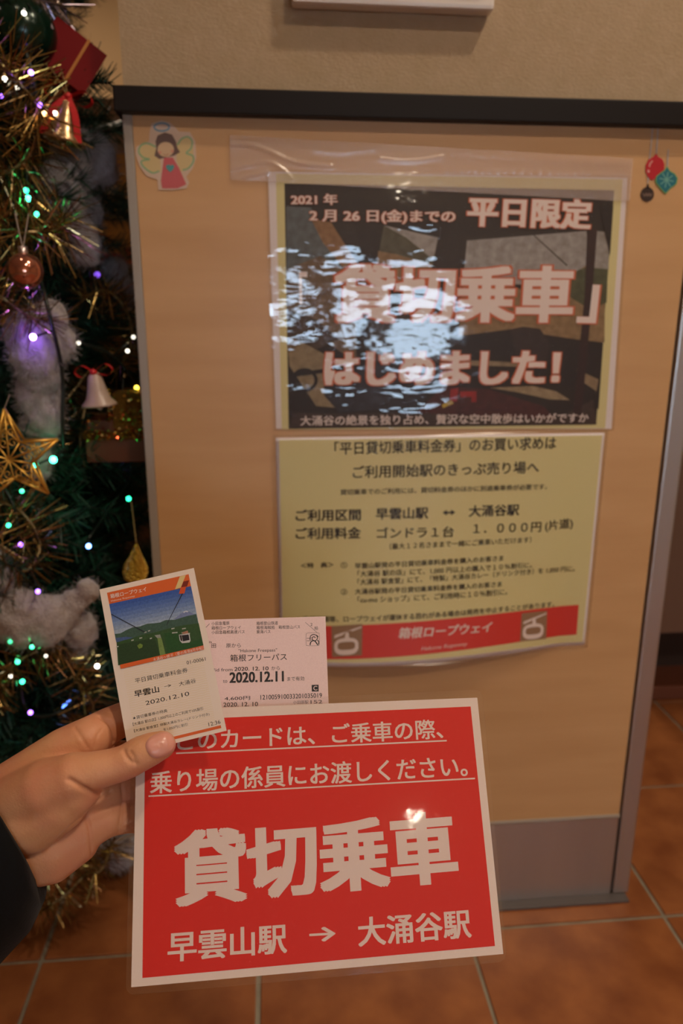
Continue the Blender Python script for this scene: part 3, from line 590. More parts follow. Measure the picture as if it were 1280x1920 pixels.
# free pass, between the card and the fingers
PS = Sheet(A5.o-A5.N*.0022, A5.U, A5.V, A5.N); a = PS.uv(610, 1155.8); b = PS.uv(615.8, 1321); vv = (b-a)/np.linalg.norm(b-a); uu = np.array([vv[1], -vv[0]])
cor = [a-uu*.085, a, a+vv*.0575, a-uu*.085+vv*.0575]
PS2 = PS
ps = empty('rail_pass', PS.p(*((cor[0]+cor[2])/2)), 'pink magnetic day pass with black print, tucked behind the laminated card', 'ticket')
V, Fc = plate(PS, cor, -.00012, .00012); obj('paper', V, [f[::-1] for f in Fc], mat('pass paper', (0.74, 0.545, 0.53), 0.5, noise=((1500, 1500, 1500), (0.80, 0.60, 0.58, 1), 2)), ps)
gry = mat('print grey', (0.10, 0.08, 0.09), 0.5)
for t, a, b, h, bd, m in (('小田急電鉄', (396.4, 1172.7), (430.2, 1171.6), 6.8, 0, blk), ('箱根ロープウェイ', (396.4, 1181), (451.2, 1180), 6.8, 0, blk), ('小田急箱根高速バス', (396.4, 1189.1), (458.6, 1188), 6.8, 0, blk),
    ('箱根登山鉄道', (480.7, 1172.3), (520.8, 1171.4), 6.8, 0, blk), ('箱根海賊船　箱根登山バス', (480.7, 1180.4), (562.4, 1178.8), 6.8, 0, blk), ('東海バス', (480.7, 1188.3), (507, 1187.6), 6.8, 0, blk), ('2', (581.7, 1173.6), (585.6, 1173.5), 5.4, 0, blk), ('船', (589.2, 1181.2), (596, 1181), 6.5, 0, blk),
    ('小', (371, 1215.6), (378, 1215.4), 8, 0, blk), ('Odawara', (372, 1206.8), (397, 1206), 5, -.01, blk), ('田', (396.4, 1215), (404.6, 1214.8), 8, 0, blk), ('原から', (423.6, 1214.8), (451.2, 1214.2), 8, 0, blk), ('"Hakone Freepass"', (447, 1225), (519.3, 1223.3), 7.8, -.006, blk), ('箱根フリーパス', (431.2, 1240.8), (537.7, 1238), 13.4, .004, blk),
    ('Valid from', (389, 1259.6), (435.8, 1258.5), 6.2, -.004, blk), ('2020. 12. 10', (439.2, 1258.2), (503.3, 1256.8), 7.4, .012, blk), ('から', (508.6, 1256.6), (524.4, 1256), 7, 0, blk), ('to', (418, 1280.4), (425.9, 1280), 5.6, -.004, blk), ('2020.12.11', (430.1, 1281), (532, 1278), 20.5, .028, blk),
    ('まで有効', (538.3, 1277), (570.4, 1276), 8, 0, blk), ('4,600円', (420.6, 1314), (468.7, 1312.6), 7.6, .004, blk), ('121005910033201035019', (488.1, 1312), (603.5, 1308), 8.8, .006, blk), ('2020. 12. 10', (418.5, 1325.4), (483.5, 1323.9), 8, .01, blk), ('小田原駅', (549.3, 1320.5), (578, 1319.8), 6.8, -.006, gry), ('152', (582, 1319.6), (604, 1319), 6.8, .006, gry)):
    PS.text(t, a, b, h, m, ps, h=.0002, bold=bd)
zp = lambda x, y: (370+x/4.741, 1140+y/4.741)
def pstroke(pts, w_, **k): stroke(PS, pts, w_, .0002, 'print_mark', blk, ps, zp, **k)
pstroke([(72, 175), (90, 158), (108, 140)], .7); pstroke([(958, 127), (1010, 172), (1062, 218)], .6)
obj('print_mark', PS.poly([zp(1015, 684), (zp(1076, 682)), zp(1077, 742), zp(1016, 743)], .0002), [[3, 2, 1, 0]], blk, ps, label='black square with a white letter C'); PS.text('C', zp(1030, 733), zp(1065, 732), 8.4, mat('pass white', (0.74, 0.545, 0.53), 0.5), ps, h=.0004, bold=.01)
pstroke([(980, 222), (1068, 222), (1081, 235), (1081, 322), (1068, 335), (980, 335), (966, 322), (966, 235)], .5, closed=True)
pstroke([(1000, 285), (1005, 250), (1030, 236), (1058, 245), (1066, 268), (1050, 290), (1025, 285), (1020, 265), (1035, 255), (1048, 266)], 1.5)
pstroke([(970, 270), (1000, 268), (1022, 262)], .8); pstroke([(970, 292), (1000, 290), (1018, 280)], .8); pstroke([(1000, 330), (1010, 300), (1040, 292), (1070, 330)], 2.0); pstroke([(1066, 285), (1078, 300), (1076, 325)], 1.6); pstroke([(1058, 240), (1074, 258)], 1.3)

#@@HAND
# ------------------------------------------------------------------ the hand
def capsule(bm, A, B, ra, rb, n=16, m=6):
    A = np.array(A); B = np.array(B); t = B-A; L = np.linalg.norm(t); t = t/(L+1e-9); x = np.cross(t, [0.3, 0.2, 0.9]); x /= np.linalg.norm(x); y = np.cross(t, x); rows = []
    for k in range(m): a = -PI/2+PI/2*(k+.5)/m; rows.append((A+t*ra*math.sin(a), ra*math.cos(a)))
    rows += [(A, ra), (B, rb)]
    for k in range(m): a = PI/2*(k+.5)/m; rows.append((B+t*rb*math.sin(a), rb*math.cos(a)))
    vs = [[bm.verts.new(Vector(c+r*(math.cos(2*PI*i/n)*x+math.sin(2*PI*i/n)*y))) for i in range(n)] for c, r in rows]
    for a_, b_ in zip(vs[:-1], vs[1:]):
        for i in range(n): bm.faces.new([a_[i], a_[(i+1) % n], b_[(i+1) % n], b_[i]])
    bm.faces.new(vs[0][::-1]); bm.faces.new(vs[-1])
bm = bmesh.new()
def chain(pts):
    for a, b in zip(pts[:-1], pts[1:]): capsule(bm, at_d(*a[:3]), at_d(*b[:3]), a[3], b[3])
zt = .4215
chain([(303, 1397, zt+.001, .0083), (284, 1404, zt, .0095), (262, 1414, zt-.001, .0101), (238, 1428, zt-.002, .0099), (215, 1436, zt-.003, .0100), (178, 1445, .4165, .0108), (138, 1456, .416, .0135), (90, 1478, .420, .0170), (40, 1505, .428, .0185)])
chain([(160, 1452, .418, .0125), (140, 1478, .421, .0150), (110, 1500, .424, .0180), (60, 1530, .428, .0205)])                    # thenar
chain([(20, 1480, .440, .0165), (70, 1442, .440, .0145), (120, 1408, .441, .0138), (165, 1386, .443, .0132), (200, 1362, .4535, .0112), (240, 1345, .463, .0108), (300, 1335, .4695, .0100), (350, 1350, .470, .0092), (385, 1366, .468, .0082)])   # index
chain([(70, 1470, .444, .015), (170, 1430, .449, .0135), (205, 1422, .458, .0112), (260, 1420, .468, .0104), (320, 1432, .470, .0096), (370, 1450, .466, .0084)])          # middle
chain([(60, 1530, .444, .016), (165, 1485, .449, .0135), (205, 1479, .455, .0106), (250, 1477, .464, .0098), (310, 1490, .467, .0092), (360, 1508, .463, .0082)])         # ring
chain([(40, 1600, .440, .017), (100, 1590, .442, .0165), (160, 1555, .446, .0125), (205, 1537, .452, .0100), (250, 1532, .459, .0090), (295, 1545, .460, .0083), (335, 1562, .456, .0074)])         # little
chain([(150, 1520, .449, .0125), (60, 1560, .444, .0165)])
chain([(45, 1622, .440, .0140), (100, 1612, .4415, .0135), (150, 1583, .444, .0110)])
for a in ((-30, 1530), (0, 1560), (20, 1600)): chain([(a[0], a[1], .440, .022), (a[0]-120, a[1]+75, .435, .021)])
me = bpy.data.meshes.new('hand'); bm.to_mesh(me); bm.free()
th = bpy.data.objects.new('tmp', me); C.objects.link(th)
rm = th.modifiers.new('r', 'REMESH'); rm.mode = 'VOXEL'; rm.voxel_size = .0010
sm = th.modifiers.new('s', 'SMOOTH'); sm.factor = .7; sm.iterations = 26
bpy.context.view_layer.update()
me2 = bpy.data.meshes.new_from_object(th.evaluated_get(bpy.context.evaluated_depsgraph_get())); bpy.data.objects.remove(th)
nv = len(me2.vertices); HV = np.empty(nv*3); me2.vertices.foreach_get('co', HV); HV = HV.reshape(-1, 3); HN = np.empty(nv*3); me2.vertices.foreach_get('normal', HN); HN = HN.reshape(-1, 3)
HF = [list(p.vertices) for p in me2.polygons]
bvh = BVHTree.FromPolygons([Vector(v) for v in HV], HF)
def on_hand(px, py):
    h = bvh.ray_cast(Vector(CAM), Vector(pray(px, py)).normalized()); return (np.array(h[0]), np.array(h[1])) if h[0] is not None else (None, None)
disp = np.zeros(nv)
def crease(pts, depth, wd, lift=0.0):
    P = [on_hand(*p)[0] for p in catmull(pts, 6)]; P = [p for p in P if p is not None]
    if len(P) < 2: return
    P = np.array(P); Q = np.concatenate([P[:-1]+(P[1:]-P[:-1])*t for t in np.linspace(0, 1, 4)]); d = np.full(nv, 9.0); lo, hi = Q.min(0)-.01, Q.max(0)+.01
    idx = np.where(((HV > lo) & (HV < hi)).all(1))[0]; d[idx] = np.sqrt(((HV[idx, None]-Q[None])**2).sum(2)).min(1)
    disp[:] -= depth*np.exp(-(d/wd)**2); 
crease([(130, 1462), (158, 1479), (178, 1489), (191, 1487)], .0022, .0013)
crease([(232, 1408), (238, 1420), (246, 1430)], .0013, .0011); crease([(244, 1410), (251, 1421), (254, 1432)], .0010, .0010)
crease([(188, 1344), (205, 1356), (213, 1372), (214, 1392)], .0018, .0012)
crease([(140, 1365), (152, 1382), (164, 1402)], .0006, .0009); crease([(178, 1400), (182, 1380), (190, 1368)], .0005, .0008)
crease([(160, 1528), (168, 1555), (172, 1590), (174, 1612)], .0012, .0011); crease([(160, 1528), (180, 1505), (205, 1485)], .0013, .0012)
crease([(229, 1472), (230, 1500), (226, 1540), (224, 1566)], .0013, .0011)
crease([(232, 1506), (245, 1502), (262, 1498)], .0016, .0012)
crease([(95, 1590), (120, 1560), (150, 1535)], .0009, .0012)
HV = HV+HN*disp[:, None]
skin = mat('skin', (0.64, 0.33, 0.165), 0.50, sss=0.12, spec=.35, noise=((30, 30, 30), (0.58, 0.225, 0.13, 1), 6), bump=((650, 650, 650), 0.3, 0.0006))
person = empty('person', at_d(100, 1500, .44), 'left hand in a black sleeve holding two tickets and the red card', 'person')
obj('hand', HV, HF, skin, person, smooth=True)
# thumb nail: a patch lying on the thumb
bv2 = BVHTree.FromPolygons([Vector(v) for v in HV], HF)
def on2(px, py):
    h = bv2.ray_cast(Vector(CAM), Vector(pray(px, py)).normalized()); return (np.array(h[0]), np.array(h[1])) if h[0] is not None else None
nb = MB(); ctr = np.array([300.5, 1397.0]); ax1 = np.array([math.cos(-.42), math.sin(-.42)]); ax2 = np.array([-ax1[1], ax1[0]]); rows = 9; seg = 28; ok = True
cn = on2(*ctr); pts = [cn[0]+cn[1]*.0009]; nn = [cn[1]]
for r in range(1, rows+1):
    for k in range(seg):
        t = 2*PI*k/seg; f = lambda t_, p_: math.copysign(abs(t_)**p_, t_); q_ = ctr+ax1*f(math.cos(t), .8)*27.5*r/rows+ax2*f(math.sin(t), .8)*22*r/rows
        h = on2(*q_)
        if h is None: pts.append(pts[-1]); continue
        pts.append(h[0]+h[1]*(.0012-.0010*(r/rows)**8))
Fn = [[0, 1+k, 1+(k+1) % seg] for k in range(seg)]
for r in range(rows-1):
    for k in range(seg): a_ = 1+r*seg; Fn.append([a_+k, a_+seg+k, a_+seg+(k+1) % seg, a_+(k+1) % seg])
obj('thumbnail', pts, Fn, mat('nail', (0.66, 0.305, 0.235), 0.28, sss=0.1), person, smooth=True, label='pink thumbnail')
# sleeve
SL = [((-52, 1452), (66, 1648), .030), ((-66, 1455), (76, 1695), .033), ((-100, 1460), (52, 1748), .036), ((-170, 1470), (4, 1800), .040), ((-270, 1480), (-100, 1915), .046), ((-430, 1550), (-280, 2040), .052)]
AX = RM[0]*.82+RM[1]*.57
def ringpts(u, l, dz, f=1.0, n=40, lead=.018):
    A = at_d(*u, .432); B = at_d(*l, .432); c = (A+B)/2; ey = (A-B)/2*f; ez = -RM[2]*dz*f
    return [c+ey*math.cos(2*PI*k/n)+ez*math.sin(2*PI*k/n)+AX*lead*max(0, math.sin(2*PI*k/n))+(.0012*math.sin(5*2*PI*k/n+.7)*ey/np.linalg.norm(ey)) for k in range(n)]
sb = []; n = 40
rings = [ringpts(*SL[1], .80), ringpts(*SL[0], .90), ringpts(*SL[0], .97), ringpts(*SL[0])]+[ringpts(*s) for s in SL[1:]]
for i, r in enumerate(rings): sb += r
Fs = [[i*n+k, i*n+(k+1) % n, (i+1)*n+(k+1) % n, (i+1)*n+k] for i in range(len(rings)-1) for k in range(n)]
obj('sleeve', sb, Fs, mat('black cloth', (0.003, 0.003, 0.0035), 0.85, sheen=.03, spec=.15, bump=((400, 400, 400), .4, .0006)), person, smooth=True, label='black coat sleeve')

#@@TREE
# ------------------------------------------------------------------ the tree
TX, TY = -.43, .36
needle = mat('needles', (0.012, 0.055, 0.032), 0.5, attr=True)
bark = mat('bark', (0.035, 0.02, 0.012), 0.8)
tree = empty('christmas_tree', (TX, TY, 0), 'dark green artificial Christmas tree beside the wood panel', 'Christmas tree')
MB().tube([(TX, TY, 0), (TX, TY, .9), (TX, TY, 1.85)], [.022, .018, .008], 10).build('trunk', bark, tree, smooth=True)
for k in range(4):
    a = k*PI/2+.5; MB().tube([(TX, TY, .10), (TX+.17*math.cos(a), TY+.17*math.sin(a), .03), (TX+.26*math.cos(a), TY+.26*math.sin(a), .005)], .008, 6).build('foot', bark, tree)
def needles(P0, P1, cnt, ln, wd, out, cols):
    d = P1-P0; L = np.linalg.norm(d); d /= L
    t = rng.random(cnt); rnd = rng.normal(size=(cnt, 3)); rnd -= np.outer(rnd@d, d); rnd /= np.linalg.norm(rnd, axis=1)[:, None]
    dirs = rnd*.85+d*(.55+.2*rng.random((cnt, 1))); dirs /= np.linalg.norm(dirs, axis=1)[:, None]; b = P0+np.outer(t*L, d)
    s = np.cross(dirs, rng.normal(size=(cnt, 3))); s /= np.linalg.norm(s, axis=1)[:, None]; l = ln*(.7+.5*rng.random((cnt, 1)))
    out.append(np.stack([b-s*wd, b+s*wd, b+dirs*l+s*wd*.5, b+dirs*l-s*wd*.5], 1).reshape(-1, 3))
    c = np.array([0.010, 0.060, 0.034])*(.5+1.1*rng.random((cnt, 1))); cols.append(np.hstack([c, np.ones((cnt, 1))]))
def branch_mesh(L, seed):
    out = []; cols = []; tw = MB(); nt_ = 11
    tw.tube([(0, 0, 0), (L*.5, 0, .01), (L, 0, 0)], [.004, .003, .0015], 5)
    needles(np.array([L*.25, 0, .005]), np.array([L, 0, 0.]), 260, .026, .0007, out, cols)
    for i in range(nt_):
        u = .28+.7*i/nt_; sgn = (-1)**i; l = L*(.42*(1.08-u))+.05; up = rng.uniform(-.35, .5)
        a = np.array([L*u, 0, .006]); b = a+np.array([l*.75, sgn*l*.75, l*up]); tw.tube([a, b], [.002, .001], 4); needles(a, b, int(1500*l), .026, .0007, out, cols)
    V = np.concatenate(out); n = len(V)//4; Fc = [[4*i, 4*i+1, 4*i+2, 4*i+3] for i in range(n)]; me = bpy.data.meshes.new('branch')
    c = np.concatenate(cols); k0 = len(tw.v); me.from_pydata(tw.v+V.tolist(), [], tw.f+[[j+k0 for j in f] for f in Fc]); me.materials.append(needle)
    ca = me.color_attributes.new('Col', 'FLOAT_COLOR', 'CORNER'); arr = np.empty((len(me.loops), 4), np.float32); nl = sum(len(f) for f in tw.f); arr[:nl] = (0.02, 0.02, 0.012, 1); arr[nl:] = np.repeat(c, 4, 0); ca.data.foreach_set('color', arr.ravel()); return me
variants = [branch_mesh(L, 0) for L in (.30, .36, .42, .48, .26, .40)]
vl = [.30, .36, .42, .48, .26, .40]
cnt = 0
for i in range(230):
    z = .10+1.62*(i/230); Rz = (.53-.26*max(0, (z-.55))/1.2) if z > .3 else .44+.3*z
    a = i*2.39996; d = np.array([math.cos(a), math.sin(a)]); tip = np.array([TX, TY])+d*Rz
    if tip[1] < .22 and tip[0] > -.035:      # keep clear of the pier
        Rz *= .86; tip = np.array([TX, TY])+d*Rz
    if tip[0] > -.02 and tip[1] > -.06: Rz = min(Rz, (-.02-TX)/max(d[0], .1))
    v = i % 6; s = Rz*rng.uniform(.86, .98)/(vl[v]+.03)
    if s > 2.0: continue
    o = bpy.data.objects.new('branch', variants[v]); C.objects.link(o); o.parent = tree; o.location = (0, 0, z); o.scale = (s, min(s, 1.25), min(s, 1.25)); o.rotation_euler = (rng.uniform(-.5, .5), -rng.uniform(-.05, .32)+.10, a); cnt += 1
# extra sprays that reach out toward the viewer where the photo shows close foliage
for k, (px, py, Y) in enumerate([(205, 385, .30), (225, 400, .42), (150, 520, .12), (215, 610, .2), (120, 900, .03), (170, 960, .06), (215, 920, .12), (225, 690, .24), (95, 640, .14), (180, 1180, .08), (190, 1260, .04), (110, 1320, .0), (200, 1330, .1), (60, 340, .02), (70, 200, .1), (110, 150, .0), (30, 60, .06), (140, 830, .12), (230, 990, .16), (90, 1500, .0), (200, 470, .2), (160, 640, .16), (60, 980, -.02), (230, 560, .3), (100, 160, .05), (235, 860, .2), (240, 950, .24), (215, 1060, .14), (150, 1080, .1), (110, 1020, .02), (120, 760, .1), (150, 720, .2), (30, 900, .02), (20, 740, .04), (180, 600, .15), (80, 480, .1)]):
    tip = at_y(px, py, Y); root = np.array([TX, TY, tip[2]+rng.uniform(-.03, .05)]); d = tip-root; L = np.linalg.norm(d); v = k % 6; s = L/(vl[v]+.03); e_ = math.atan2(d[2], math.hypot(d[0], d[1]))
    o = bpy.data.objects.new('branch', variants[v]); C.objects.link(o); o.parent = tree; o.location = (0, 0, root[2]); o.scale = (s, min(s, 1.1), min(s, 1.1)); o.rotation_euler = (rng.uniform(-.5, .5), -e_, math.atan2(d[1], d[0]))
# tinsel garlands
tinm = mat('tinsel', (0.8, 0.6, 0.3), 0.22, 0.92, attr=True)
def garland(path, rad, dens, label, tone, ln=None, name='tinsel_garland'):
    P = catmull([at_y(*p) for p in path], 8); seg = np.linalg.norm(P[1:]-P[:-1], axis=1); Lt = seg.sum(); n = int(Lt*dens*2.3)
    g = empty(name, P.mean(0), label, 'tinsel garland', 'tinsel garlands on the tree')
    MB().tube(P, .0016, 6).build('core', mat('tinsel core', (0.25, 0.18, 0.08), 0.4, .6), g)
    cum = np.concatenate([[0], np.cumsum(seg)]); t = rng.random(n)*Lt; i = np.clip(np.searchsorted(cum, t)-1, 0, len(seg)-1); u = ((t-cum[i])/seg[i])[:, None]
    b = P[i]*(1-u)+P[i+1]*u; ax = (P[i+1]-P[i])/seg[i][:, None]; d = rng.normal(size=(n, 3)); d -= ax*(d*ax).sum(1)[:, None]*.75; d /= np.linalg.norm(d, axis=1)[:, None]
    l = rad*(.65+.5*rng.random((n, 1))); s = np.cross(d, rng.normal(size=(n, 3))); s /= np.linalg.norm(s, axis=1)[:, None]; bend = np.cross(d, s)*l*rng.uniform(-.35, .35, (n, 1)); wd = .00062
    q0 = [b-s*wd, b+s*wd]; mid = b+d*l*.5+bend*.35; q1 = [mid-s*wd, mid+s*wd]; tip = b+d*l+bend; s2 = s*wd*.7; q2 = [tip-s2, tip+s2]
    V = np.stack([q0[0], q0[1], q1[1], q1[0], q2[1], q2[0]], 1).reshape(-1, 3)
    # keep strands off the panel
    V[:, 0] = np.where((V[:, 1] > -.05) & (V[:, 1] < .17), np.minimum(V[:, 0], -.004), V[:, 0])
    Fc = []; 
    for k in range(n): Fc += [[6*k, 6*k+1, 6*k+2, 6*k+3], [6*k+3, 6*k+2, 6*k+4, 6*k+5]]
    tn = np.array(tone); c = tn[rng.integers(0, len(tn), n)]*(.6+.6*rng.random((n, 1))); cols = np.repeat(np.hstack([c, np.ones((n, 1))]), 2, 0)
    obj('strands', V, Fc, tinm, g, cols=cols, kind='stuff')
gold = [(0.52, 0.36, 0.12), (0.36, 0.22, 0.07), (0.62, 0.46, 0.22), (0.36, 0.18, 0.08), (0.22, 0.2, 0.07)]
silv = [(0.5, 0.42, 0.5), (0.42, 0.36, 0.3), (0.35, 0.3, 0.4)]
garland([(-70, 10, .02), (10, -8, .0), (70, 0, .02), (120, 10, .06)], .045, 700, 'silvery tinsel garland at the top edge of the picture', silv)
garland([(-80, 60, 0), (-10, 110, -.03), (40, 160, -.04), (75, 215, -.02), (60, 280, .0), (20, 320, -.01), (-40, 340, .0)], .050, 1000, 'thick gold tinsel garland under the red gift box', gold)
garland([(-60, 400, 0), (0, 430, -.03), (60, 435, -.03), (105, 430, .0), (120, 400, .03)], .048, 1100, 'gold tinsel garland just above the pink bauble', gold)
garland([(-60, 520, 0), (0, 555, -.03), (50, 590, -.01), (90, 600, .02)], .040, 800, 'gold tinsel garland between the pink bauble and the violet bulb', gold)
garland([(150, 560, .14), (200, 545, .12), (240, 590, .13), (245, 650, .14), (215, 700, .16)], .038, 700, 'thin gold tinsel garland beside the grey edge strip', gold)
garland([(-60, 1110, 0), (0, 1060, -.03), (50, 1070, -.03), (75, 1020, -.01), (40, 960, -.01), (-30, 930, 0)], .045, 900, 'gold tinsel garland below the gold star', gold)
garland([(-60, 1330, 0), (0, 1270, -.04), (60, 1225, -.04), (120, 1215, -.02), (140, 1270, 0), (175, 1330, .02), (150, 1400, .02)], .042, 800, 'copper gold tinsel garland behind the hand', gold)
garland([(20, 1620, -.02), (70, 1700, -.03), (120, 1680, -.02), (160, 1640, 0), (190, 1630, .0), (215, 1570, .04)], .036, 1300, 'lowest gold tinsel garland trailing near the floor', gold)
garland([(110, 770, .1), (140, 730, .12), (170, 700, .13), (150, 820, .10), (160, 880, .1)], .030, 600, 'dark gold tinsel strand behind the black cable', [(0.25, 0.16, 0.06), (0.3, 0.2, 0.1)])

# cotton snow
cot = mat('cotton', (0.42, 0.37, 0.36), 0.95, sheen=.4, noise=((50, 50, 50), (0.35, 0.31, 0.31, 1)), bump=((350, 350, 350), .8, .003))
def cotton(blobs, label):
    bm = bmesh.new()
    for px, py, Y, r in blobs:
        c = at_y(px, py, Y); m_ = Matrix.Translation(Vector(c)) @ Matrix.Diagonal((1, .75, 1.1, 1)); bmesh.ops.create_icosphere(bm, subdivisions=3, radius=r, matrix=m_)
    me = bpy.data.meshes.new('c'); bm.to_mesh(me); bm.free(); o = bpy.data.objects.new('tmp', me); C.objects.link(o)
    r_ = o.modifiers.new('r', 'REMESH'); r_.mode = 'VOXEL'; r_.voxel_size = .0035; s_ = o.modifiers.new('s', 'SMOOTH'); s_.iterations = 8
    tx = bpy.data.textures.new('cloud', 'CLOUDS'); tx.noise_scale = .016; dsp = o.modifiers.new('d', 'DISPLACE'); dsp.texture = tx; dsp.strength = .010; dsp.texture_coords = 'GLOBAL'
    bpy.context.view_layer.update(); m2 = bpy.data.meshes.new_from_object(o.evaluated_get(bpy.context.evaluated_depsgraph_get())); bpy.data.objects.remove(o)
    V = np.array([v.co[:] for v in m2.vertices]); N = np.array([v.normal[:] for v in m2.vertices]); Fc = [list(p.vertices) for p in m2.polygons]
    g = obj('cotton_snow', V, Fc, cot, None, True, label=label, cat='cotton snow', group='cotton snow on the tree')
    n = 1600; i = rng.integers(0, len(V), n); d = N[i]+rng.normal(size=(n, 3))*.7; d /= np.linalg.norm(d, axis=1)[:, None]; s = np.cross(d, rng.normal(size=(n, 3))); s /= np.linalg.norm(s, axis=1)[:, None]; l = rng.uniform(.004, .012, (n, 1)); wd = .00025
    a = V[i]; b = a+d*l; FV = np.stack([a-s*wd, a+s*wd, b+s*wd*.5, b-s*wd*.5], 1).reshape(-1, 3)
    obj('fibres', FV, [[4*k, 4*k+1, 4*k+2, 4*k+3] for k in range(n)], cot, g, kind='stuff')
cotton([(120, 275, .14, .018), (150, 285, .15, .026), (180, 300, .16, .028), (150, 320, .15, .024), (120, 330, .13, .026), (195, 320, .17, .018)], 'grey white cotton snow just right of the red bow')
cotton([(115, 370, .12, .030), (130, 400, .12, .028), (150, 430, .12, .022), (165, 400, .14, .02), (160, 465, .12, .022)], 'grey cotton snow hanging right of the green bulbs')
cotton([(50, 625, .02, .026), (65, 660, .02, .030), (90, 600, .04, .024), (110, 640, .05, .022), (75, 700, .03, .026)], 'cotton snow lit violet by the bulb')
cotton([(70, 740, .04, .027), (85, 780, .04, .024), (70, 815, .05, .024), (75, 860, .05, .018), (75, 885, .05, .014)], 'mauve cotton snow hanging behind the gold star')
cotton([(10, 1150, -.02, .036), (45, 1160, -.03, .036), (80, 1165, -.03, .032), (115, 1150, -.02, .022), (140, 1130, -.02, .016), (163, 1108, -.02, .014), (150, 1180, 0, .024), (140, 1215, .02, .018)], 'long cotton snow mound beside the upright ticket')
cotton([(-15, 1080, -.02, .030), (-20, 1110, -.02, .028)], 'violet cotton snow at the left picture edge below the gold star')
cotton([(205, 1590, .06, .022), (225, 1600, .08, .026), (240, 1580, .08, .02)], 'grey cotton snow low behind the card edge')
cotton([(225, 545, .28, .022), (215, 510, .28, .02)], 'dim cotton snow beside the grey edge strip')

# string lights: cables with bulbs
def bulbset(name, label, cable, bulbs, grp='string lights on the tree'):
    P = catmull([at_y(*c) for c in cable], 8); g = empty(name, P.mean(0), label, 'string lights', grp)
    MB().tube(P, .0024, 6).build('cable', mat('cable green', (0.008, 0.014, 0.010), 0.4), g, smooth=True)
    for (px, py, Y, r, colr, e_) in bulbs:
        c = at_y(px, py, Y); i = ((P-c)**2).sum(1).argmin(); d = c-P[i]; d = d/(np.linalg.norm(d)+1e-9); b = MB()
        m = mat('bulb %s %s' % (colr, e_), (0.8, 0.8, 0.8), 0.3, emit=BC[colr], estr=e_)
        prof = [(0.0001, -r)]+[(r*math.sin(a), -r*math.cos(a)) for a in np.linspace(.3, PI-.3, 7)]+[(0.0001, r)]
        b.lathe(prof, c, 12); lb = b.build('bulb', m, g, smooth=True, label=colr+' glowing bulb')
        if np.linalg.norm(c-P[i]) > .012: MB().tube([P[i], c-d*r], .0014, 5).build('lead', MATS['cable green'], g)
BC = {'violet': (0.28, 0.10, 1.0), 'green': (0.02, 0.9, 0.38), 'blue': (0.10, 0.25, 1.0), 'white': (1.0, 0.92, 0.75), 'yellow': (1.0, 0.65, 0.05), 'warm': (1.0, 0.5, 0.2)}
bulbset('string_lights', 'black cable of bulbs running down past the violet-lit cotton', [(75, 520, .02), (88, 570, .0), (100, 620, .0), (112, 670, .01), (118, 720, .02), (117, 790, .02), (120, 850, .03)],
        [(62, 632, -.02, .0036, 'violet', 90), (100, 862, .0, .0042, 'green', 26), (67, 872, .02, .003, 'green', 8), (51, 538, .0, .0026, 'violet', 12)])
bulbset('string_lights', 'string of violet and white bulbs in the upper tinsel', [(10, 20, .02), (45, 90, .0), (60, 136, -.01), (70, 180, -.01), (95, 215, .0), (70, 260, .02), (50, 340, .02), (55, 400, .03)],
        [(58, 136, -.03, .0028, 'violet', 10), (9, 148, -.03, .0026, 'white', 5), (31, 165, -.02, .0024, 'white', 3), (75, 197, -.03, .0026, 'violet', 5), (83, 213, -.03, .0026, 'warm', 6), (103, 212, -.01, .0026, 'white', 4), (45, 25, -.01, .0026, 'white', 4), (49, 357, .0, .0030, 'green', 5), (53, 372, -.02, .0032, 'green', 14), (69, 402, .0, .0030, 'green', 7), (26, 28, .0, .002, 'green', 2), (2, 180, -.03, .0022, 'violet', 5)])
bulbset('string_lights', 'string of bulbs beside the gold box', [(140, 600, .12), (150, 640, .1), (200, 660, .12), (240, 700, .14), (262, 760, .16), (245, 840, .15), (240, 900, .14), (200, 960, .1), (166, 1010, .05)],
        [(147, 643, .08, .0026, 'white', 2.5), (239, 658, .12, .0026, 'white', 3), (250, 632, .12, .0026, 'white', 2), (256, 727, .08, .0030, 'yellow', 6), (229, 736, .08, .0026, 'green', 3), (252, 772, .08, .0026, 'warm', 4), (258, 775, .09, .0022, 'green', 3), (243, 785, .08, .0024, 'green', 2), (241, 935, .10, .0032, 'green', 6), (237, 855, .10, .0030, 'violet', 4), (166, 1024, .0, .0032, 'blue', 16), (182, 515, .2, .004, 'violet', 2)])
bulbset('string_lights', 'string of bulbs through the lower tinsel behind the hand', [(0, 900, .0), (30, 960, -.01), (40, 1030, -.01), (70, 1110, -.02), (50, 1200, -.02), (40, 1290, -.02), (60, 1340, -.01), (120, 1330, .02), (182, 1260, .03)],
        [(39, 1021, -.03, .0028, 'violet', 9), (41, 921, -.02, .0026, 'green', 4), (16, 985, -.02, .0028, 'green', 5), (71, 1109, -.06, .0028, 'violet', 8), (60, 1213, -.06, .0026, 'green', 5), (33, 1241, -.05, .0030, 'green', 4), (42, 1278, -.05, .0030, 'green', 7), (182, 1249, .0, .0030, 'white', 12), (57, 1336, -.03, .0030, 'violet', 8), (122, 1325, .06, .004, 'blue', 6), (130, 1318, .07, .004, 'blue', 4), (19, 1203, -.05, .0026, 'green', 2), (20, 1268, -.05, .0024, 'white', 3), (86, 1230, -.05, .0022, 'white', 2)])  # the two large blue bulbs are added to stand for a blue-lit patch

#@@ORNAMENTS
# ------------------------------------------------------------------ ornaments
thr = mat('thread', (0.45, 0.36, 0.16), 0.3, .6)
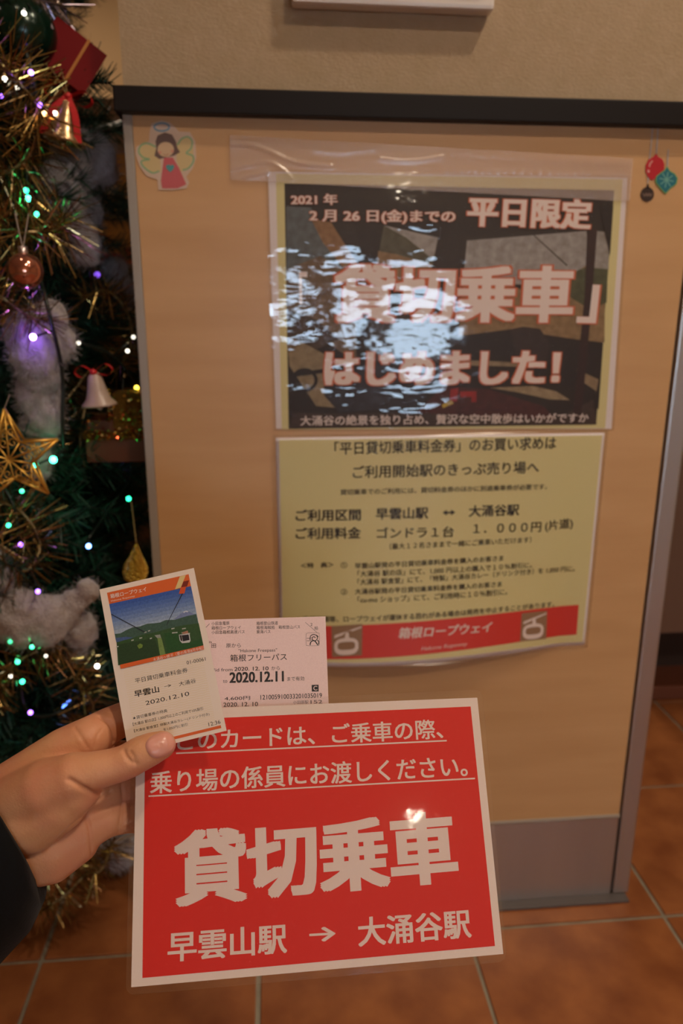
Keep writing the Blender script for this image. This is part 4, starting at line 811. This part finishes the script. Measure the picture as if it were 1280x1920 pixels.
# red gift box
Yg = .03; A = at_y(107, 30, Yg); B = at_y(201, 104, Yg+.01); Cc = at_y(172, 189, Yg+.005)
gx = B-A; Lx = np.linalg.norm(gx); gx /= Lx; gy = Cc-B; gy -= gx*(gy@gx); Ly = np.linalg.norm(gy); gy /= Ly; gz = np.cross(gx, gy); gz = gz if gz@RM[2] > 0 else -gz
gz = gz+.0*gx; gb = empty('gift_box', (A+Cc)/2, 'dark red gift box with a gold ribbon high on the tree', 'gift box')
tilt = gy*.28-gx*.26+gz; tilt /= np.linalg.norm(tilt)
gr = mat('gift red', (0.16, 0.001, 0.001), 0.5, spec=.15); gg = mat('gift gold', (0.42, 0.16, 0.03), 0.35, .4)
Dz = .066
def par(bx, o, ax_, ay_, az_): V = [o+ax_*i+ay_*j+az_*k for i in (0, 1) for j in (0, 1) for k in (0, 1)]; return bx.add(V, [[0, 1, 3, 2], [4, 6, 7, 5], [0, 4, 5, 1], [2, 3, 7, 6], [0, 2, 6, 4], [1, 5, 7, 3]])
par(MB(), A, gx*Lx, gy*Ly, tilt*Dz).build('box', gr, gb)
f = .0008; par(MB(), A+gx*Lx*.60-tilt*f-gy*f, gx*Lx*.05, gy*(Ly+2*f), tilt*(Dz+2*f)).build('ribbon', gg, gb)
# dark green bauble beside it
def bauble(c, r, m, capm, name, label, strg=None, thm=None):
    g = empty(name, c, label, 'bauble'); n = 14; prof = [(.0001, -r)]+[(r*math.sin(a), -r*math.cos(a)) for a in np.linspace(.15, PI-.15, n)]+[(.0001, r)]
    MB().lathe(prof, c, 28).build('ball', m, g, smooth=True); MB().lathe([(.0001, r+.006), (.005, r+.006), (.005, r-.001)], c, 12).build('cap', capm, g, smooth=True)
    if strg: MB().tube([c+[0, 0, r+.006]]+strg, .0006, 4).build('thread', thm or thr, g)
    return g
bauble(at_y(46, 62, .02), .033, mat('bauble green', (0.003, 0.022, 0.013), 0.2, .3), mat('cap gold', (0.5, 0.35, 0.12), .3, .9), 'bauble', 'dark green bauble left of the red gift box', [at_y(48, 10, .07)])
bc = at_y(47, 508, -.06); pb = bauble(bc, .0185, mat('bauble pink', (0.62, 0.26, 0.18), 0.12, .9), mat('cap silver', (0.6, 0.5, 0.5), .3, .9), 'bauble', 'shiny pink copper bauble hanging from two pale strings')
for c_ in ((28, 400), (54, 398)): MB().tube([bc+[0, 0, .022], at_y(*c_, -.05)], .0006, 4).build('string', mat('string pale', (0.35, 0.28, 0.25), .5), pb)
# bell and bow builder
def bell(c, s, tilt_, bm_, name, label, tail=True, rm_=None, strg=None):
    g = empty(name, c, label, 'bell ornament'); ca, sa = math.cos(tilt_), math.sin(tilt_); ax = np.array([[ca, 0, -sa], [0, 1, 0], [sa, 0, ca]]); 
    prof = [(.0001, .045), (.006, .044), (.010, .038), (.013, .022), (.017, .008), (.024, 0), (.025, -.003), (.022, -.002), (.014, .010), (.008, .036)]
    be = MB().lathe([(r*s, z*s) for r, z in prof], c, 24, ax).build('bell', bm_, g, smooth=True)
    MB().lathe([(.0001, -.010*s), (.004*s, -.007*s), (.004*s, -.002*s), (.0001, .0)], c, 10, ax).build('clapper', bm_, be, smooth=True)
    t = c+ax[2]*.045*s; rb = rm_ or mat('bow red', (0.50, 0.008, 0.008), 0.5)
    for sg in (-1, 1):
        L = catmull([t, t+ax[0]*sg*.016*s+ax[2]*.010*s, t+ax[0]*sg*.026*s+ax[2]*.002*s, t+ax[0]*sg*.018*s-ax[2]*.006*s, t], 6); V = []
        for p in L: V += [p+np.array([0, -.006*s, 0]), p+np.array([0, .006*s, 0])]
        n = len(L); obj('bow_loop', V, [[2*i, 2*i+1, 2*i+3, 2*i+2] for i in range(n-1)], rb, g, smooth=True)
        if tail:
            L = catmull([t-[0, .007*s, 0], t+ax[0]*sg*.012*s-ax[2]*.018*s-[0, .012*s, 0], t+ax[0]*sg*.020*s-ax[2]*.046*s-[0, .014*s, 0]], 6); V = []
            for p in L: V += [p-ax[0]*.004*s, p+ax[0]*.004*s]
            n = len(L); obj('bow_tail', V, [[2*i, 2*i+1, 2*i+3, 2*i+2] for i in range(n-1)], rb, g, smooth=True)
    MB().lathe([(.0001, -.005*s), (.005*s, -.002*s), (.005*s, .002*s), (.0001, .005*s)], t-[0, .004*s, 0], 10).build('knot', rb, g, smooth=True)
    if strg:
        for q_ in strg: MB().tube([t, q_], .0007, 4).build('string', thr, g)
bell(at_y(119, 262, .0), .95, .22, mat('bell gold', (0.52, 0.34, 0.18), .25, .8), 'bell_ornament', 'gold bell with a red bow below the red gift box', True, None, [at_y(96, 128, .02), at_y(114, 128, .02)])
bell(at_y(186, 757, .02), .85, -.08, mat('bell white', (0.42, 0.31, 0.24), .35), 'bell_ornament', 'small white bell with a red bow above the gold box', False, None, None)
for (px, py, r) in ((160, 690, .006), (150, 760, .005)):
    pass
# gold sequinned box
sq = mat('sequin gold', (0.55, 0.30, 0.06), 0.25, .85, noise=((500, 500, 500), (0.25, 0.08, 0.02, 1), 2), bump=((900, 900, 900), 1.0, .004))
bx = mat('box brown', (0.13, 0.035, 0.012), 0.4)
gbx = empty('gold_box', at_y(225, 830, .12), 'dark brown and gold sequinned box beside the grey edge strip', 'gift box')
a = at_y(172, 803, .10); b = at_y(266, 850, .10)
x0, x1, z1, z0 = a[0], -.006, a[2], b[2]
MB().box((x0, .06, z0-.004), (x1, .13, z1-.008), bev=.002).build('box', bx, gbx)
MB().box((x0-.003, .057, z1-.008), (x1, .133, z1+.001), bev=.002).build('lid_rim', sq, gbx)
MB().box((x0+.002, .062, z1+.001), (x1-.001, .128, z1+.016), bev=.002).build('lid', bx, gbx)
MB().box((x0+.035, .058, z1+.002), (x1, .126, z1+.052), bev=.008).build('sequin_bow', sq, gbx)
n = 420; px_ = rng.uniform(x0+.002, x1, n); pz_ = np.where(rng.random(n) < .6, rng.uniform(z1, z1+.055, n), rng.uniform(z1-.010, z1+.004, n)); px_ = np.where(pz_ > z1+.018, np.maximum(px_, x0+.034), px_)
c_ = np.stack([px_, rng.uniform(.052, .057, n), pz_], 1); d1 = rng.normal(size=(n, 3)); d1 /= np.linalg.norm(d1, axis=1)[:, None]; d2 = np.cross(d1, rng.normal(size=(n, 3))); d2 /= np.linalg.norm(d2, axis=1)[:, None]
Vq = np.stack([c_+d1*.0018, c_+d2*.0018, c_-d1*.0018, c_-d2*.0018], 1).reshape(-1, 3); pal = np.array([(.9, .55, .1, 1), (.8, .5, .1, 1), (.75, .1, .04, 1), (.15, .6, .12, 1), (.9, .7, .3, 1)])
obj('sequins', Vq, [[4*k, 4*k+1, 4*k+2, 4*k+3] for k in range(n)], tinm, gbx, cols=pal[rng.integers(0, 5, n)], kind='stuff')
# gold wire star
sc_ = at_y(24, 858, -.10); sr = .052; ws = MB(); fil = MB()
stm = mat('star gold', (0.72, 0.42, 0.08), .35, .7)
rot = .08; tips = [(math.sin(2*PI*k/5+rot+(-.14)), math.cos(2*PI*k/5+rot-.14)) for k in range(5)]; inn = [(.40*math.sin(2*PI*(k+.5)/5+rot-.14), .40*math.cos(2*PI*(k+.5)/5+rot-.14)) for k in range(5)]
sp = lambda p, y=0: sc_+np.array([p[0]*sr, y, p[1]*sr])
sg = empty('star_ornament', sc_, 'gold filigree wire star hanging before the tinsel', 'star ornament')
for k in range(5):
    for yy in (-.008, .008):
        ws.tube([sp(inn[k-1], yy*.9), sp(tips[k], 0)], .0016, 6); ws.tube([sp(tips[k], 0), sp(inn[k], yy*.9)], .0016, 6)
    ws.tube([sp((0, 0), -.012), sp(tips[k], 0)], .0011, 5); ws.tube([sp((0, 0), -.012), sp(inn[k], -.007)], .0011, 5)
    ws.tube([sp(inn[k-1], -.007), sp((tips[k][0]*.62, tips[k][1]*.62), -.009), sp(inn[k], -.007)], .0009, 5)
    for f_, rr in ((.32, .10), (.52, .085), (.70, .05)):
        for sd in (-1, 1):
            d = np.array(tips[k]); nrm = np.array([d[1], -d[0]]); c = d*f_+nrm*sd*rr*.9*(1 if f_ < .6 else .6)
            L = [sp(c+rr*(1-t/9)*np.array([math.cos(sd*t*1.1), math.sin(sd*t*1.1)]), -.0085*(1-f_)) for t in np.linspace(0, 7, 18)]; fil.tube(L, .0008, 4)
ws.build('wire_frame', stm, sg, smooth=True); fil.build('filigree', stm, sg, smooth=True)
MB().tube([sp(tips[0]), at_y(18, 740, -.06)], .0006, 4).build('thread', thr, sg)
# gold teardrop
tc_ = at_y(254, 1066, -.03); dm = mat('drop gold', (0.80, 0.56, 0.08), .25, .85, bump=((260, 260, 260), 1.0, .02))
dg = empty('teardrop_ornament', tc_, 'crinkled gold teardrop ornament above the upright ticket', 'teardrop ornament')
MB().lathe([(.0001, .0330), (.002, .030), (.0045, .024), (.009, .014), (.0145, .003), (.0155, -.004), (.0135, -.012), (.008, -.018), (.0001, -.0205)], tc_, 22, np.array([[math.cos(.1), 0, -math.sin(.1)], [0, 1, 0], [math.sin(.1), 0, math.cos(.1)]])).build('drop', dm, dg, smooth=True)
MB().tube([tc_+[.003, 0, .033], at_y(246, 940, .0)], .0006, 4).build('thread', thr, dg)
